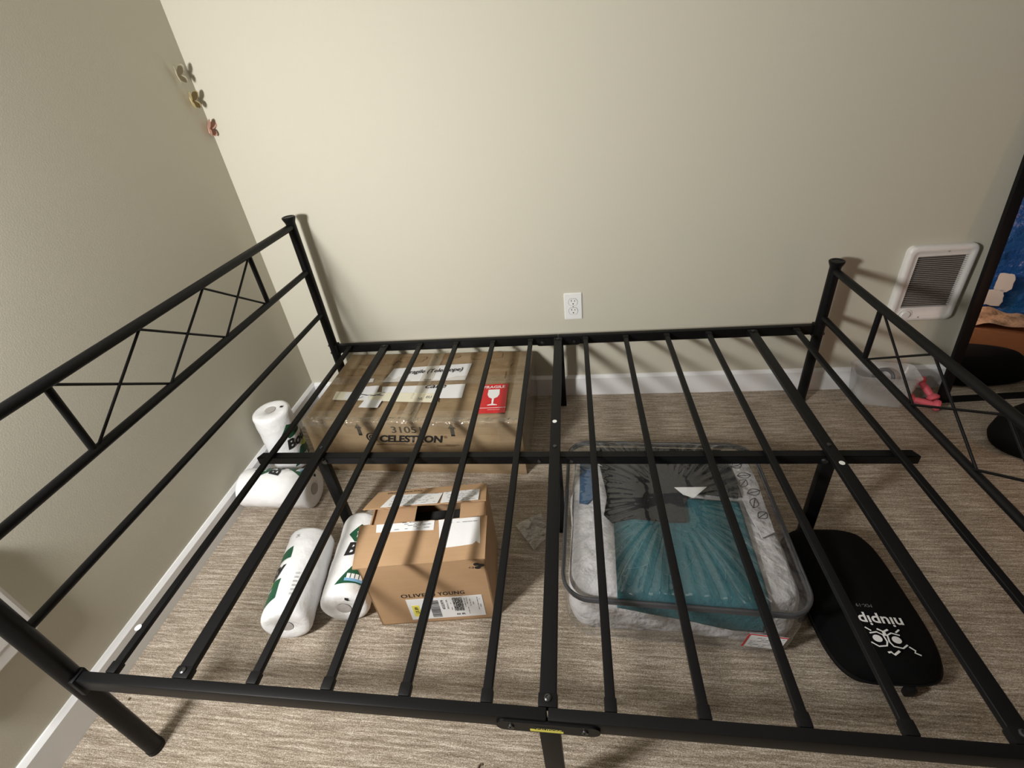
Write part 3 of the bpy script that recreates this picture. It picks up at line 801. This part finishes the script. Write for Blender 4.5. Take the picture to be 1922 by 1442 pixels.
# care tag behind the front panel
def tagpos(x, z, l=0): return Vector((x, -VD / 2 - .0025 - l, z))
g0 = quad_sheet(bmesh.new(), [tagpos(.150, .098), tagpos(.232, .092), tagpos(.222, .038), tagpos(.138, .044)], 0, 6, 4, .001, 2, Vector((0, -1, 0)))
tg = obj('printed_tag', g0, 'paper', vin); tg['label'] = 'white printed tag with a red edge'
obj('tag_border', quad_sheet(bmesh.new(), [tagpos(.150, .0995, .0022), tagpos(.232, .0935, .0022), tagpos(.232, .0905, .0022), tagpos(.150, .0965, .0022)], 0, 4, 1, 0, 0, Vector((0, -1, 0))), 'red', tg)
obj('tag_border', quad_sheet(bmesh.new(), [tagpos(.1465, .098, .0022), tagpos(.150, .098, .0022), tagpos(.140, .044, .0022), tagpos(.1365, .044, .0022)], 0, 1, 4, 0, 0, Vector((0, -1, 0))), 'red', tg)
bm = bmesh.new(); lines(bm, lambda a, b: tagpos(a - .18 * (.07 - b), b, .0030), .152, .222, .050, .085, 6, 12, .6); obj('fine_print', bm, 'ink_grey', tg, smooth=False)

# bedding inside (rests in the bag: things of their own)
VM = Matrix.Translation(VC) @ Matrix.Rotation(VA, 4, 'Z')
def inside(name, label, cat):
    return thing(name, label, cat, VC, VA)
com = inside('comforter', 'pale grey folded comforter filling the clear vinyl storage bag', 'bedding')
def soft_box(w, d, z0, z1, r, seed, amp, fold=0.):
    bm = bmesh.new(); nx, ny, nz = 44, 40, 14
    def P(x, y, z):
        p = Vector((x, y, z))
        # rounded corners in plan
        qx, qy = abs(x) - (w / 2 - r), abs(y) - (d / 2 - r)
        if qx > 0 and qy > 0:
            l = math.hypot(qx, qy); m_ = max(qx, qy)
            if l > 0: f = m_ / l; p.x = math.copysign(w / 2 - r + qx * f, x); p.y = math.copysign(d / 2 - r + qy * f, y)
        t = (z - z0) / (z1 - z0)
        n1 = noise.noise(Vector((p.x * 7 + seed, p.y * 7, p.z * 16)))
        n2 = noise.noise(Vector((p.x * 20, p.y * 20 + seed, p.z * 34)))
        side = max(abs(x) / (w / 2), abs(y) / (d / 2))
        cen = Vector((p.x, p.y, 0)).normalized() if side > .01 else Vector()
        k = max(0, side - .9) * 10
        creases = -abs(math.sin(p.z * 38 + 1.6 * n1 + p.x * 3.5)) ** .5 * -fold - fold * .7
        p += cen * ((n1 * amp + n2 * amp * .5 + creases) * k - .012 * k * k * (abs(2 * t - 1) ** 3))
        if t > .99: p.z += (n1 * amp + n2 * amp * .35) * .6 + .020 * bulge(p.x, p.y) - .006 * k
        return p
    faces = []
    def grid(fn, a, b):
        g = [[bm.verts.new(fn(i / a, j / b)) for i in range(a + 1)] for j in range(b + 1)]
        for j in range(b):
            for i in range(a): bm.faces.new((g[j][i], g[j][i + 1], g[j + 1][i + 1], g[j + 1][i]))
    X = lambda u: (u - .5) * w
    Y = lambda u: (u - .5) * d
    Z = lambda u: z0 + (z1 - z0) * u
    grid(lambda u, v: P(X(u), Y(v), z1), nx, ny); grid(lambda u, v: P(X(u), Y(v), z0), nx, ny)
    for s in (0, 1):
        grid(lambda u, v: P(X(u), Y(s), Z(v)), nx, nz); grid(lambda u, v: P(X(s), Y(u), Z(v)), ny, nz)
    bmesh.ops.remove_doubles(bm, verts=bm.verts, dist=.0004)
    return bm
obj('folded_cloth', soft_box(VW - .026, VD - .036, .006, .172, .055, 3., .006, .0085), 'grey_cloth', com, angle=80)
def ztop(x, y): return .172 + .020 * bulge(x, y)
def sheet(poly, z_add, th, seed, amp=.003, cell=.009, curl=0.):
    """soft cloth layer with plan outline poly lying on the bedding, following its top"""
    bm = bmesh.new(); f = bm.faces.new([bm.verts.new((x, y, 0)) for x, y in poly])
    r = bmesh.ops.extrude_face_region(bm, geom=[f]); top = [g for g in r['geom'] if isinstance(g, bmesh.types.BMVert)]
    for v in top: v.co.z = 1.
    bmesh.ops.triangulate(bm, faces=bm.faces[:])
    for _ in range(7):
        es = [g for g in bm.edges if g.calc_length() > cell * 3 and abs(g.verts[0].co.z - g.verts[1].co.z) < .5]
        if not es: break
        bmesh.ops.subdivide_edges(bm, edges=es, cuts=1); bmesh.ops.triangulate(bm, faces=bm.faces[:])
    for v in bm.verts:
        k = v.co.z; x, y = v.co.x, v.co.y
        v.co.z = ztop(x, y) + (z_add(y) if callable(z_add) else z_add) + k * th + amp * noise.noise(Vector((x * 12 + seed, y * 12, 2)))
    return bm
cha = inside('folded_cloth', 'charcoal cloth folded over the back of the bedding in the vinyl bag', 'cloth')
polyc = [(-.195, .236), (.185, .236), (.200, .10), (.185, .035), (.060, .045), (.040, .040), (.035, -.055), (-.02, -.058), (-.10, -.050), (-.155, -.066), (-.175, -.04), (-.165, .02), (-.175, .10)]
obj('cloth_layer', sheet(polyc, lambda y: .0050 + .0085 * max(0, min(1, (.12 - y) / .06)), .006, 4., .0025), 'charcoal', cha, angle=70)
nav = inside('folded_cloth', 'dark blue cloth along the left back edge inside the vinyl bag', 'cloth')
polyn = [(-.243, .190), (-.226, .205), (-.204, .205), (-.200, .03), (-.220, .005), (-.243, .01)]
obj('cloth_layer', sheet(polyn, .0030, .005, 7., .0025), 'navy', nav, angle=70)
for k, (px, py) in enumerate(((-.232, .185), (-.22, .165))):
    bm = tube(bmesh.new(), [(px + .0 + .012 * t, py + .02 * math.sin(t * .9 + k), ztop(px, py) + .0128) for t in range(5)], .0016, 6)
    obj('white_cord', bm, 'white_ink', nav)
tea = inside('blanket', 'teal stitched blanket over the front of the bedding in the vinyl bag', 'blanket')
# drapes over the top then down behind the front panel
bm = bmesh.new(); nu, nv = 44, 44; g = []
LT = .245
for j in range(nv + 1):
    row = []; v = j / nv
    for i in range(nu + 1):
        u = i / nu; x = -.150 + .335 * u
        drop = .042 + .072 * u - .020 * max(0, u - .8) * 5
        back = -.045 + .075 * max(0, min(1, (u - .45) * 6))
        Lh = (back + VD / 2 - .020); tot = Lh + drop; s = v * tot
        ry = .020
        if s < Lh - ry: y = back - s; z = ztop(x, y) + .0075
        else:
            q = s - (Lh - ry); a = min(PI / 2, q / ry)
            y0 = back - (Lh - ry); z0_ = ztop(x, y0) + .0075 - ry
            y = y0 - ry * math.sin(a); z = z0_ + ry * math.cos(a)
            if q > ry * PI / 2: z -= q - ry * PI / 2
        y -= .006 * (1 if s > Lh else 0) * 0
        q2 = noise.noise(Vector((x * 11, s * 11, 6))) * .0035
        n_ = Vector((0, 0, 1)) if s < Lh - ry else Vector((0, -1, 0))
        row.append(bm.verts.new(Vector((x, y - (.009 * min(1, max(0, (s - Lh + ry) / ry))), z)) + n_ * (q2 + .002)))
    g.append(row)
for j in range(nv):
    for i in range(nu): bm.faces.new((g[j][i], g[j][i + 1], g[j + 1][i + 1], g[j + 1][i]))
tb = obj('blanket_sheet', bm, 'teal', tea, angle=80)
sd = tb.modifiers.new('thick', 'SOLIDIFY'); sd.thickness = .004; sd.offset = -1
bm = bmesh.new(); rnd = random.Random(5)
for k in range(30):
    x, y = rnd.uniform(-.13, .17), rnd.uniform(-.235, -.03); a = rnd.uniform(-.6, 1.6); l = rnd.uniform(.02, .06)
    pts = []
    for t_ in range(6):
        xx = x + l * t_ / 5 * math.cos(a + t_ * .05); yy = y + l * t_ / 5 * math.sin(a + t_ * .05)
        if -.145 < xx < .18 and -.205 < yy < -.055:
            s_ = noise.noise(Vector((xx * 11, (-.045 - yy) * 11, 6))) * .0035
            pts.append((xx, yy, ztop(xx, yy) + .0098 + s_))
    if len(pts) > 2: tube(bm, pts, .0008, 5)
obj('stitching', bm, 'teal_line', tb)
pap = quad_sheet(bmesh.new(), [(.020, .052, ztop(0, 0) + .0245), (.108, .060, ztop(0, 0) + .0230), (.066, .018, ztop(0, 0) + .0240), (.040, .028, ztop(0, 0) + .0245)], 0, 6, 4, .002, 4)
pp = obj('paper_card', pap, 'paper', None); pp.matrix_basis = VM
tag(pp, 'small white folded paper lying on the teal blanket inside the vinyl bag', 'paper')
prn = inside('printed_sheet', 'grey sheet with black leaf print at the right inside the vinyl bag', 'bedding')
polyp = [(.200, .235), (.248, .225), (.255, .10), (.250, -.06), (.215, -.08), (.200, .0)]
ps = obj('cloth_layer', sheet(polyp, .0040, .005, 9., .003), 'grey_cloth', prn, angle=70)
bm = bmesh.new()
for (lx, ly, a, l) in ((.215, .17, .5, .035), (.225, .13, .2, .04), (.215, .10, .9, .035), (.235, .07, .4, .04), (.225, .03, 1.2, .04), (.235, -.01, .7, .035), (.225, .20, 1., .03)):
    for s_ in (-1, 0, 1):
        pts = []
        for t_ in range(9):
            q = t_ / 8; wdt = .011 * math.sin(PI * q) * s_
            xx = lx + (q - .5) * l * math.cos(a) - wdt * math.sin(a); yy = ly + (q - .5) * l * math.sin(a) + wdt * math.cos(a)
            pts.append((xx, yy, ztop(xx, yy) + .0095 + .003 * noise.noise(Vector((xx * 12 + 9, yy * 12, 2)))))
        tube(bm, pts, .0009, 5)
obj('leaf_print', bm, 'leaf_ink', ps)

# ------------------------------------------------------------------ black zip case
BA = rad(1.5); BC = (1.905, -.926, 0)
bag = thing('storage_case', 'black soft rounded case with white owl-eye logo on the carpet beside the vinyl bag', 'case', BC, BA)
bm = bmesh.new(); BWd, BDp = .238, .388
nA = 72; lev = 12; prev = None; rows = []
def sup(a, w, d, p=4.2):
    c, s = math.cos(a), math.sin(a)
    return math.copysign(abs(c) ** (2 / p), c) * w / 2, math.copysign(abs(s) ** (2 / p), s) * d / 2
for k in range(lev + 1):
    t_ = k / lev; z = .002 + .070 * t_
    f = 1 - .10 * abs(2 * t_ - .9) ** 2.2
    rows.append([bm.verts.new(Vector((*[q * f for q in sup(2 * PI * i / nA, BWd, BDp)], z)) + Vector((0, .003 * noise.noise(Vector((i * .3, k * .4, 1))), 0))) for i in range(nA)])
for f, z in ((.80, .076), (.55, .079), (.25, .081)):
    rows.append([bm.verts.new((*[q * f for q in sup(2 * PI * i / nA, BWd, BDp)], z + .002 * noise.noise(Vector((f * 9, i * .2, 3))))) for i in range(nA)])
bm.faces.new(rows[0])
for a, b in zip(rows, rows[1:]):
    for i in range(nA): bm.faces.new((a[i], a[(i + 1) % nA], b[(i + 1) % nA], b[i]))
bm.faces.new(rows[-1])
obj('case_body', bm, 'black_bag', bag, angle=60)
zp = tube(bmesh.new(), [Vector((*[q * 1.003 for q in sup(2 * PI * i / 96, BWd, BDp)], .034)) for i in range(96)], .0035, 8, True)
obj('zipper', zp, 'plastic_black', bag)
bm = bmesh.new(); box(bm, (.02, -BDp / 2 - .006, .020), (.022, .014, .030), .004); obj('zip_pull', bm, 'plastic_black', bag)
# white print, reads from the far end
PM = Matrix.Translation((-.002, -.080, .0835)) @ Matrix.Rotation(PI + rad(-4), 4, 'Z')
obj('lettering', text_bm('niupipo', .112, .030, .02, 0, PM), 'white_ink', bag, smooth=False)
obj('lettering', text_bm('MX-19', .034, .008, .0, 0, PM @ Matrix.Translation((.010, -.032, 0))), 'ink_grey', bag, smooth=False)
bm = bmesh.new()
def flatline(pts, r_=.0016, closed=False):
    t_ = bmesh.new(); tube(t_, [(x, y, 0) for x, y in pts], r_, 6, closed)
    for v in t_.verts: v.co.z *= .1
    me = bpy.data.meshes.new('t'); t_.to_mesh(me); t_.free(); bm.from_mesh(me); bpy.data.meshes.remove(me)
for s_ in (-1, 1):
    cx_ = s_ * .017
    prism(bm, [(cx_ + .0085 * math.cos(2 * PI * k / 24), .0085 * math.sin(2 * PI * k / 24)) for k in range(24)], -.0001, .0002)
    flatline([(cx_ - s_ * .015, .006), (cx_ - s_ * .011, .016), (cx_ + s_ * .004, .019), (cx_ + s_ * .015, .010)])
    flatline([(cx_ - s_ * .015, .006), (cx_ - s_ * .013, -.010), (cx_ - s_ * .004, -.016), (cx_ + s_ * .010, -.012)])
    flatline([(cx_ + s_ * .005, -.018), (cx_ + s_ * .014, -.026)])
    flatline([(cx_ + s_ * .016, .014), (cx_ + s_ * .024, .022), (cx_ + s_ * .021, .027), (cx_ + s_ * .030, .032)])
flatline([(-.010, -.024), (0, -.018), (.010, -.024)], .002); flatline([(0, -.018), (0, -.008)], .003)
flatline([(-.012, .026), (0, .036), (.004, .030), (.010, .032)], .0022)
bmesh.ops.transform(bm, matrix=PM @ Matrix.Translation((-.004, .045, .0008)) @ Matrix.Diagonal((1.12, .92, 1, 1)), verts=bm.verts)
obj('emblem', bm, 'white_ink', bag, smooth=False)
bm = prism(bmesh.new(), [(-.003, -.016), (.003, -.016), (.003, .016), (-.003, .016)], -.0008, .0006, PM @ Matrix.Translation((.056, -.036, -.0008)))
obj('lettering', bm, 'white_ink', bag, smooth=False)

# ------------------------------------------------------------------ wall fittings
def fitting(name, label, cat, loc): return thing(name, label, cat, loc)
ol = fitting('wall_outlet', 'white duplex wall outlet above the middle of the bed', 'outlet', (1.2325, -.0001, .4324))
FM = basis((0, 0, 0), (1, 0, 0), (0, 0, 1))   # local z -> -y
bm = prism(bmesh.new(), rrect(.070, .114, .004, 4), 0, .0055, FM)
bmesh.ops.bevel(bm, geom=[g_ for g_ in bm.edges if all(abs(v.co.y + .0055) < 1e-5 for v in g_.verts)], offset=.0025, segments=3, affect='EDGES')
obj('cover_plate', bm, 'plate', ol)
for z in (.0195, -.0195):
    pts = []
    for k in range(40):
        a = 2 * PI * k / 40; pts.append((.0172 * math.cos(a), max(-.0142, min(.0142, .0172 * math.sin(a)))))
    bm = prism(bmesh.new(), pts, .005, .0072, FM @ Matrix.Translation((0, z, 0)))
    rc = obj('receptacle', bm, 'plate', ol, angle=30)
    bm = tube(bmesh.new(), [FM @ Vector((x * 1.05, y * 1.05 + z, .0055)) for x, y in pts], .0006, 6, True); obj('outline_gap', bm, 'ink_grey', rc)
    bm = bmesh.new()
    for dx, h in ((-.0063, .0085), (.0063, .0065)): prism(bm, [(dx - .0012, .002), (dx + .0012, .002), (dx + .0012, .002 + h), (dx - .0012, .002 + h)], .0070, .0075, FM @ Matrix.Translation((0, z, 0)))
    prism(bm, [(.0026 * math.cos(2 * PI * k / 12), -.0070 + .0028 * math.sin(2 * PI * k / 12)) for k in range(12)], .0070, .0075, FM @ Matrix.Translation((0, z, 0)))
    obj('slot', bm, 'slot', rc, smooth=False)
bm = lathe(bmesh.new(), [(0, .0055), (.003, .0055), (.0028, .0066), (0, .0068)], 12, FM); obj('screw', bm, 'louver', ol)

hcx, hcz, hw, hh_ = 2.475, .4525, .212, .287
ht = fitting('wall_heater', 'white louvred electric wall heater low on the back wall beside the mirror', 'heater', (hcx, -.0001, hcz))
bm = bmesh.new()
outer = rrect(hw, hh_, .022, 6); mid = rrect(hw - .014, hh_ - .014, .018, 6)
gx0, gx1, gz0, gz1 = -.074, .080, -.0875, .108
def ringband(rings_):
    R_ = [[bm.verts.new(FM @ Vector((x, y, z))) for x, y in pts] for pts, z in rings_]
    for a, b in zip(R_, R_[1:]):
        n = len(a)
        for i in range(n): bm.faces.new((a[i], a[(i + 1) % n], b[(i + 1) % n], b[i]))
    return R_
inner = rrect(gx1 - gx0, gz1 - gz0, .004, 6, (gx0 + gx1) / 2, (gz0 + gz1) / 2)
ringband([(outer, 0), (outer, .012), (rrect(hw - .004, hh_ - .004, .021, 6), .019), (mid, .022), (rrect(hw - .036, hh_ - .036, .014, 6), .022), (rrect(hw - .042, hh_ - .042, .013, 6), .0195), (inner, .0190), (inner, .004)])
obj('cover', bm, 'heater', ht, angle=50)
bm = prism(bmesh.new(), [(gx0, gz0), (gx1, gz0), (gx1, gz1), (gx0, gz1)], .003, .005, FM); obj('back_panel', bm, 'heater_in', ht, smooth=False)
nl = 27; bm = bmesh.new()
for k in range(nl):
    z = gz0 + (gz1 - gz0) * (k + .5) / nl
    prism(bm, [(z - .0024, .006), (z - .0012, .006), (z + .0022, .0172), (z + .0008, .0180)], gx0, gx1, basis((0, 0, 0), (0, 0, 1), (0, -1, 0)))
obj('grille', bm, 'louver', ht, smooth=False)
bm = lathe(bmesh.new(), [(.0225, .019), (.0225, .0215), (.020, .0215), (.0195, .0195)], 32, FM @ Matrix.Translation((-.052, -.114, 0))); kb = obj('knob_ring', bm, 'heater', ht)
bm = lathe(bmesh.new(), [(0, .027), (.013, .027), (.015, .025), (.0155, .0185)], 32, FM @ Matrix.Translation((-.052, -.114, 0))); obj('knob', bm, 'heater', ht)
for x, z in ((.012, .1235), (-.006, -.1265)):
    bm = lathe(bmesh.new(), [(0, .0225), (.003, .0222), (.0032, .019)], 12, FM @ Matrix.Translation((x, z, 0))); obj('screw', bm, 'louver', ht)

lw = fitting('wall_unit', 'white rounded plastic unit on the left wall beside the near headboard post', 'wall unit', (.0001, -1.345, .455))
LM = basis((0, 0, 0), (0, 1, 0), (0, 0, 1))  # local z -> +x
bm = prism(bmesh.new(), rrect(.215, .285, .028, 8), 0, .024, LM)
bmesh.ops.bevel(bm, geom=[g_ for g_ in bm.edges if all(abs(v.co.x - .024) < 1e-5 for v in g_.verts)], offset=.010, segments=4, affect='EDGES')
obj('housing', bm, 'heater', lw, angle=50)
bm = prism(bmesh.new(), rrect(.15, .20, .01, 4), .0235, .0255, LM); obj('face_plate', bm, 'heater', lw, angle=40)

# ------------------------------------------------------------------ butterflies on the left wall by the corner
def butterfly(label, loc, rot, mat, sc=1., open_=50):
    o = thing('butterfly_decal', label, 'wall decoration', loc, 0, 'paper butterflies by the wall corner')
    o.matrix_basis = Matrix.Translation(loc) @ rot
    up_ = [(0, .002), (.006, .016), (.016, .028), (.027, .030), (.031, .024), (.028, .012), (.018, .003), (.004, -.001)]
    lo_ = [(0, .0), (.014, .001), (.023, -.006), (.024, -.016), (.017, -.023), (.008, -.018), (.002, -.008)]
    for s_ in (-1, 1):
        bm = bmesh.new()
        for poly in (up_, lo_):
            prism(bm, [(x * s_ * sc, y * sc) for x, y in poly], -.0004, .0004)
        bmesh.ops.transform(bm, matrix=Matrix.Rotation(rad(-open_ * s_), 4, 'Y'), verts=bm.verts)
        bmesh.ops.translate(bm, vec=(0, 0, .003), verts=bm.verts)
        obj('wing', bm, mat, o, smooth=False)
    bm = tube(bmesh.new(), [(0, -.013 * sc, .003), (0, -.006 * sc, .0034), (0, .006 * sc, .0034), (0, .014 * sc, .003)], .002, 8, rr=[.0008, .0017, .002, .001]); obj('body', bm, mat, o)
    bm = bmesh.new()
    for s_ in (-1, 1): tube(bm, [(0, .013 * sc, .003), (.003 * s_, .020 * sc, .006), (.007 * s_, .024 * sc, .008)], .0004, 5)
    obj('antenna', bm, mat, o)
    return o
wl_ = basis((0, 0, 0), (0, 1, 0), (0, 0, 1))
butterfly('topmost of three paper butterflies, pale gold, on the left wall near the corner', (.0, -.064, 1.362), wl_ @ Matrix.Rotation(rad(8), 4, 'Z'), 'gold', 1., 42)
butterfly('middle of three paper butterflies, brownish gold, on the left wall near the corner', (.0, -.048, 1.287), wl_ @ Matrix.Rotation(rad(4), 4, 'Z'), 'gold2', 1., 52)
butterfly('lowest of three paper butterflies, rose gold, at the wall corner', (.0, -.019, 1.198), wl_ @ Matrix.Rotation(rad(-14), 4, 'Z'), 'rose', 1., 58)

# ------------------------------------------------------------------ leaning mirror and what stands by it
ma = rad(4); mb_ = Vector((math.cos(ma), math.sin(ma), 0)); mh = Vector((-mb_.y, mb_.x, 0)); mu = (mh * .078 + Vector((0, 0, 1))).normalized()
mir = thing('floor_mirror', 'tall black-framed mirror leaning on the back wall at the right edge', 'mirror', (2.58, -.115, .0))
MM = basis((0, 0, 0), mb_, mu)
mw, mhh, fr = .37, .98, .034
for nm, (x0, x1, y0, y1) in dict(a=(0, fr, 0, mhh), b=(mw - fr, mw, 0, mhh), c=(fr, mw - fr, 0, fr * .75), d=(fr, mw - fr, mhh - fr, mhh)).items():
    bm = box(bmesh.new(), ((x0 + x1) / 2, (y0 + y1) / 2, -.006), (x1 - x0, y1 - y0, .014), .002, 2, MM)
    obj('frame_bar', bm, 'plastic_black', mir)
bm = box(bmesh.new(), (mw / 2, mhh / 2, -.004), (mw - 2 * fr + .006, mhh - 2 * fr + .012, .002), 0, 2, MM); obj('mirror_glass', bm, 'mirror', mir, smooth=False)

# black rounded pouf in front of the mirror
pf = bmesh.new(); lathe(pf, [(0, .0), (.80, .0), (.97, .06), (1., .20), (.96, .55), (.80, .85), (.5, .98), (0, 1.)], 44)
for v in pf.verts: v.co = Vector((v.co.x * .235, v.co.y * .128, v.co.z * .112))
pfo = obj('floor_cushion', pf, 'base_black', None, angle=60); pfo.location = (2.832, -.315, 0); pfo.rotation_euler = (0, 0, rad(12))
tag(pfo, 'black rounded floor cushion on the carpet in front of the mirror', 'cushion')

# things seen only in the mirror
oc = thing('cardboard_box', 'low orange-brown cardboard box topped with paper, seen in the mirror', 'cardboard box', (3.16, -.62, 0), rad(47))
bm = bx((0, 0, .048), (.40, .24, .096), .004); obj('carton', bm, 'orange_card', oc)
M['kraft'] = plain('crumpled_tan_paper', (.52, .36, .24), .7, bump=(25, .9, .02))
obj('packing_paper', quad_sheet(bmesh.new(), [(-.19, -.11, .098), (.19, -.11, .098), (.19, .11, .098), (-.19, .11, .098)], 0, 24, 14, .032, 6), 'kraft', oc)
bb = thing('plastic_bag', 'large crumpled blue plastic bag with white patches, seen in the mirror', 'bag', (3.56, -.975, 0), rad(47))
bm = bx((0, 0, .345), (.85, .36, .69), .03, 3)
bmesh.ops.subdivide_edges(bm, edges=[g_ for g_ in bm.edges if g_.calc_length() > .08], cuts=14, use_grid_fill=True)
for v in bm.verts:
    n1 = noise.noise(v.co * 6); n2 = noise.noise(v.co * 17)
    v.co += Vector((v.co.x, v.co.y, 0)).normalized() * (n1 * .022 + n2 * .008)
    if v.co.z > .6: v.co.z += n1 * .02
obj('bag_body', bm, 'blue_bag', bb, angle=60)
for k, (x, z, w_, h_) in enumerate(((-.045, .20, .06, .09), (-.01, .12, .09, .08), (.10, .37, .13, .018), (.13, .12, .03, .03), (.06, .32, .03, .03))):
    pts = [(p[0], p[1]) for p in blotch(x, z, w_, h_, 40 + k * 5)]
    bm = prism(bmesh.new(), pts, 0, .004, basis((0, .206, 0), (-1, 0, 0), (0, 0, 1)))
    obj('white_patch', bm, 'paper', bb, smooth=False)
    bm = prism(bmesh.new(), [(-a, b) for a, b in pts], 0, .004, basis((0, .206, 0), (-1, 0, 0), (0, 0, 1))) if False else None

# translucent tub with a grey ring, near the far foot post
tub = thing('plastic_tub', 'frosted clear plastic tub on the carpet behind the foot post', 'tub', (2.385, -.082, 0), rad(-12))
bm = bmesh.new(); prev = None
for z, w_, d_ in ((.002, .165, .092), (.05, .180, .100), (.125, .196, .108), (.135, .206, .116), (.138, .206, .116), (.134, .196, .108), (.05, .176, .096), (.006, .160, .088)):
    row = [bm.verts.new((x, y, z)) for x, y in rrect(w_, d_, .022, 5)]
    if prev:
        for i in range(len(row)): bm.faces.new((prev[i], prev[(i + 1) % len(row)], row[(i + 1) % len(row)], row[i]))
    else: bm.faces.new(row)
    prev = row
bm.faces.new(prev)
obj('tub_wall', bm, 'tub', tub, angle=50)
bm = tube(bmesh.new(), [(.030 * math.cos(2 * PI * k / 32), .030 * math.sin(2 * PI * k / 32), 0) for k in range(32)], .0065, 8, True)
rg = obj('ring', bm, 'ring', None); rg.location = (2.394, -.072, .098); rg.rotation_euler = (rad(64), 0, rad(-14))
tag(rg, 'dark grey ring inside the frosted plastic tub', 'ring')

# pink bone-shaped dumbbells
def dumb(label, a, b, r=.011):
    a, b = Vector(a), Vector(b); o = thing('dumbbell', label, 'dumbbell', (a + b) / 2, 0, 'pink dumbbells')
    c = (a + b) / 2; L_ = (b - a).length; x, y, d_ = frame_of(b - a)
    m = Matrix((x, y, d_)).transposed().to_4x4()
    h2 = L_ / 2
    bm = lathe(bmesh.new(), [(0, -h2 * .7), (r, -h2 * .7), (r * 1.15, 0), (r, h2 * .7), (0, h2 * .7)], 20, m); obj('handle', bm, 'pink', o)
    for s_ in (-1, 1):
        bm = lathe(bmesh.new(), [(0, s_ * h2 * .52), (r * 1.2, s_ * h2 * .54), (r * 1.75, s_ * h2 * .64), (r * 2.0, s_ * h2 * .80), (r * 1.75, s_ * h2 * .94), (r * 1., s_ * h2), (0, s_ * h2)], 20, m); obj('weight_head', bm, 'pink', o)
    return o
dumb('pink dumbbell propped slanting up toward the baseboard', (2.535, -.045, .070), (2.560, -.125, .023))
dumb('pink dumbbell lying flat in front of the other by the mirror foot', (2.475, -.105, .022), (2.560, -.160, .022))

# small clear zip bag and scraps on the carpet
zb = bmesh.new()
quad_sheet(zb, [(1.024, -.712, .003), (1.103, -.655, .003), (1.140, -.742, .003), (1.088, -.795, .003)], 0, 18, 14, .010, 3, th=.002)
tag(obj('zip_bag', zb, 'zipbag', None), 'small crinkled clear plastic bag lying on the carpet by the centre leg', 'plastic bag')
from math import cos, sin
sc = tube(bmesh.new(), [(.006 * cos(rad(60 + 24 * k)), .010 * sin(rad(60 + 24 * k)), 0) for k in range(11)], .0018, 8)
so = obj('scrap', sc, 'scrap', None); so.location = (1.004, -1.327, .0022); tag(so, 'tiny curled brown scrap on the carpet in front of the bed', 'scrap')
tag_speck = lathe(bmesh.new(), [(0, 0), (.0035, .0005), (.002, .003), (0, .0035)], 8)
sp = obj('scrap', tag_speck, 'scrap', None); sp.location = (.069, -1.256, 0); tag(sp, 'tiny dark speck on the carpet beside the left baseboard', 'scrap')

# ------------------------------------------------------------------ light
def light(name, kind, loc, power, col, size=None, aim=None):
    l = bpy.data.lights.new(name, kind); l.energy = power; l.color = col
    if kind == 'POINT': l.shadow_soft_size = size
    if kind == 'AREA': l.shape = 'SQUARE'; l.size = size
    o = bpy.data.objects.new(name, l); COL.objects.link(o); o.location = loc
    if aim is not None: o.rotation_euler = (Vector(aim) - Vector(loc)).to_track_quat('-Z', 'Y').to_euler()
    return o
light('room_lamp', 'AREA', (.135, -1.85, 1.30), 39, (1., .99, .96), .22, (1.10, 0, .70))
light('ceiling_fill', 'AREA', (1.5, -2.0, 2.40), 1.0, (1., .95, .86), .5, (1.5, -1.6, 0))  # added weak fill from above, not a fixture of the room
light('warm_side_lamp', 'POINT', (3.0, -.80, .34), 2.4, (1., .48, .25), .06)
w = bpy.data.worlds.new('room_world'); S.world = w; w.use_nodes = True
w.node_tree.nodes['Background'].inputs['Color'].default_value = (.9, .92, 1, 1)
w.node_tree.nodes['Background'].inputs['Strength'].default_value = .0

# ------------------------------------------------------------------ camera
cam = bpy.data.cameras.new('camera'); co = bpy.data.objects.new('camera', cam); COL.objects.link(co)
pitch, roll_, yaw = -.5463, -.1322, -.1806
fwd = Vector((math.sin(yaw) * math.cos(pitch), math.cos(yaw) * math.cos(pitch), math.sin(pitch)))
rt = Vector((math.cos(yaw), -math.sin(yaw), 0)); up = rt.cross(fwd)
R_ = rt * math.cos(roll_) + up * math.sin(roll_); U_ = -rt * math.sin(roll_) + up * math.cos(roll_)
m = Matrix((R_, U_, -fwd)).transposed().to_4x4(); m.translation = (1.2421, -1.6974, 1.286)
co.matrix_world = m
cam.sensor_fit = 'HORIZONTAL'; cam.sensor_width = 36; cam.lens = 887.74 * 36 / 1922
cam.shift_x = 15.4 / 1922; cam.shift_y = -62.86 / 1922
cam.clip_start = .02
S.camera = co
S.view_settings.view_transform = 'Standard'; S.view_settings.look = 'None'
S.view_settings.gamma = 1.; S.view_settings.use_curve_mapping = False
S.view_settings.exposure = 0.
S.cycles.max_bounces = 10; S.cycles.transparent_max_bounces = 24; S.cycles.use_denoising = True
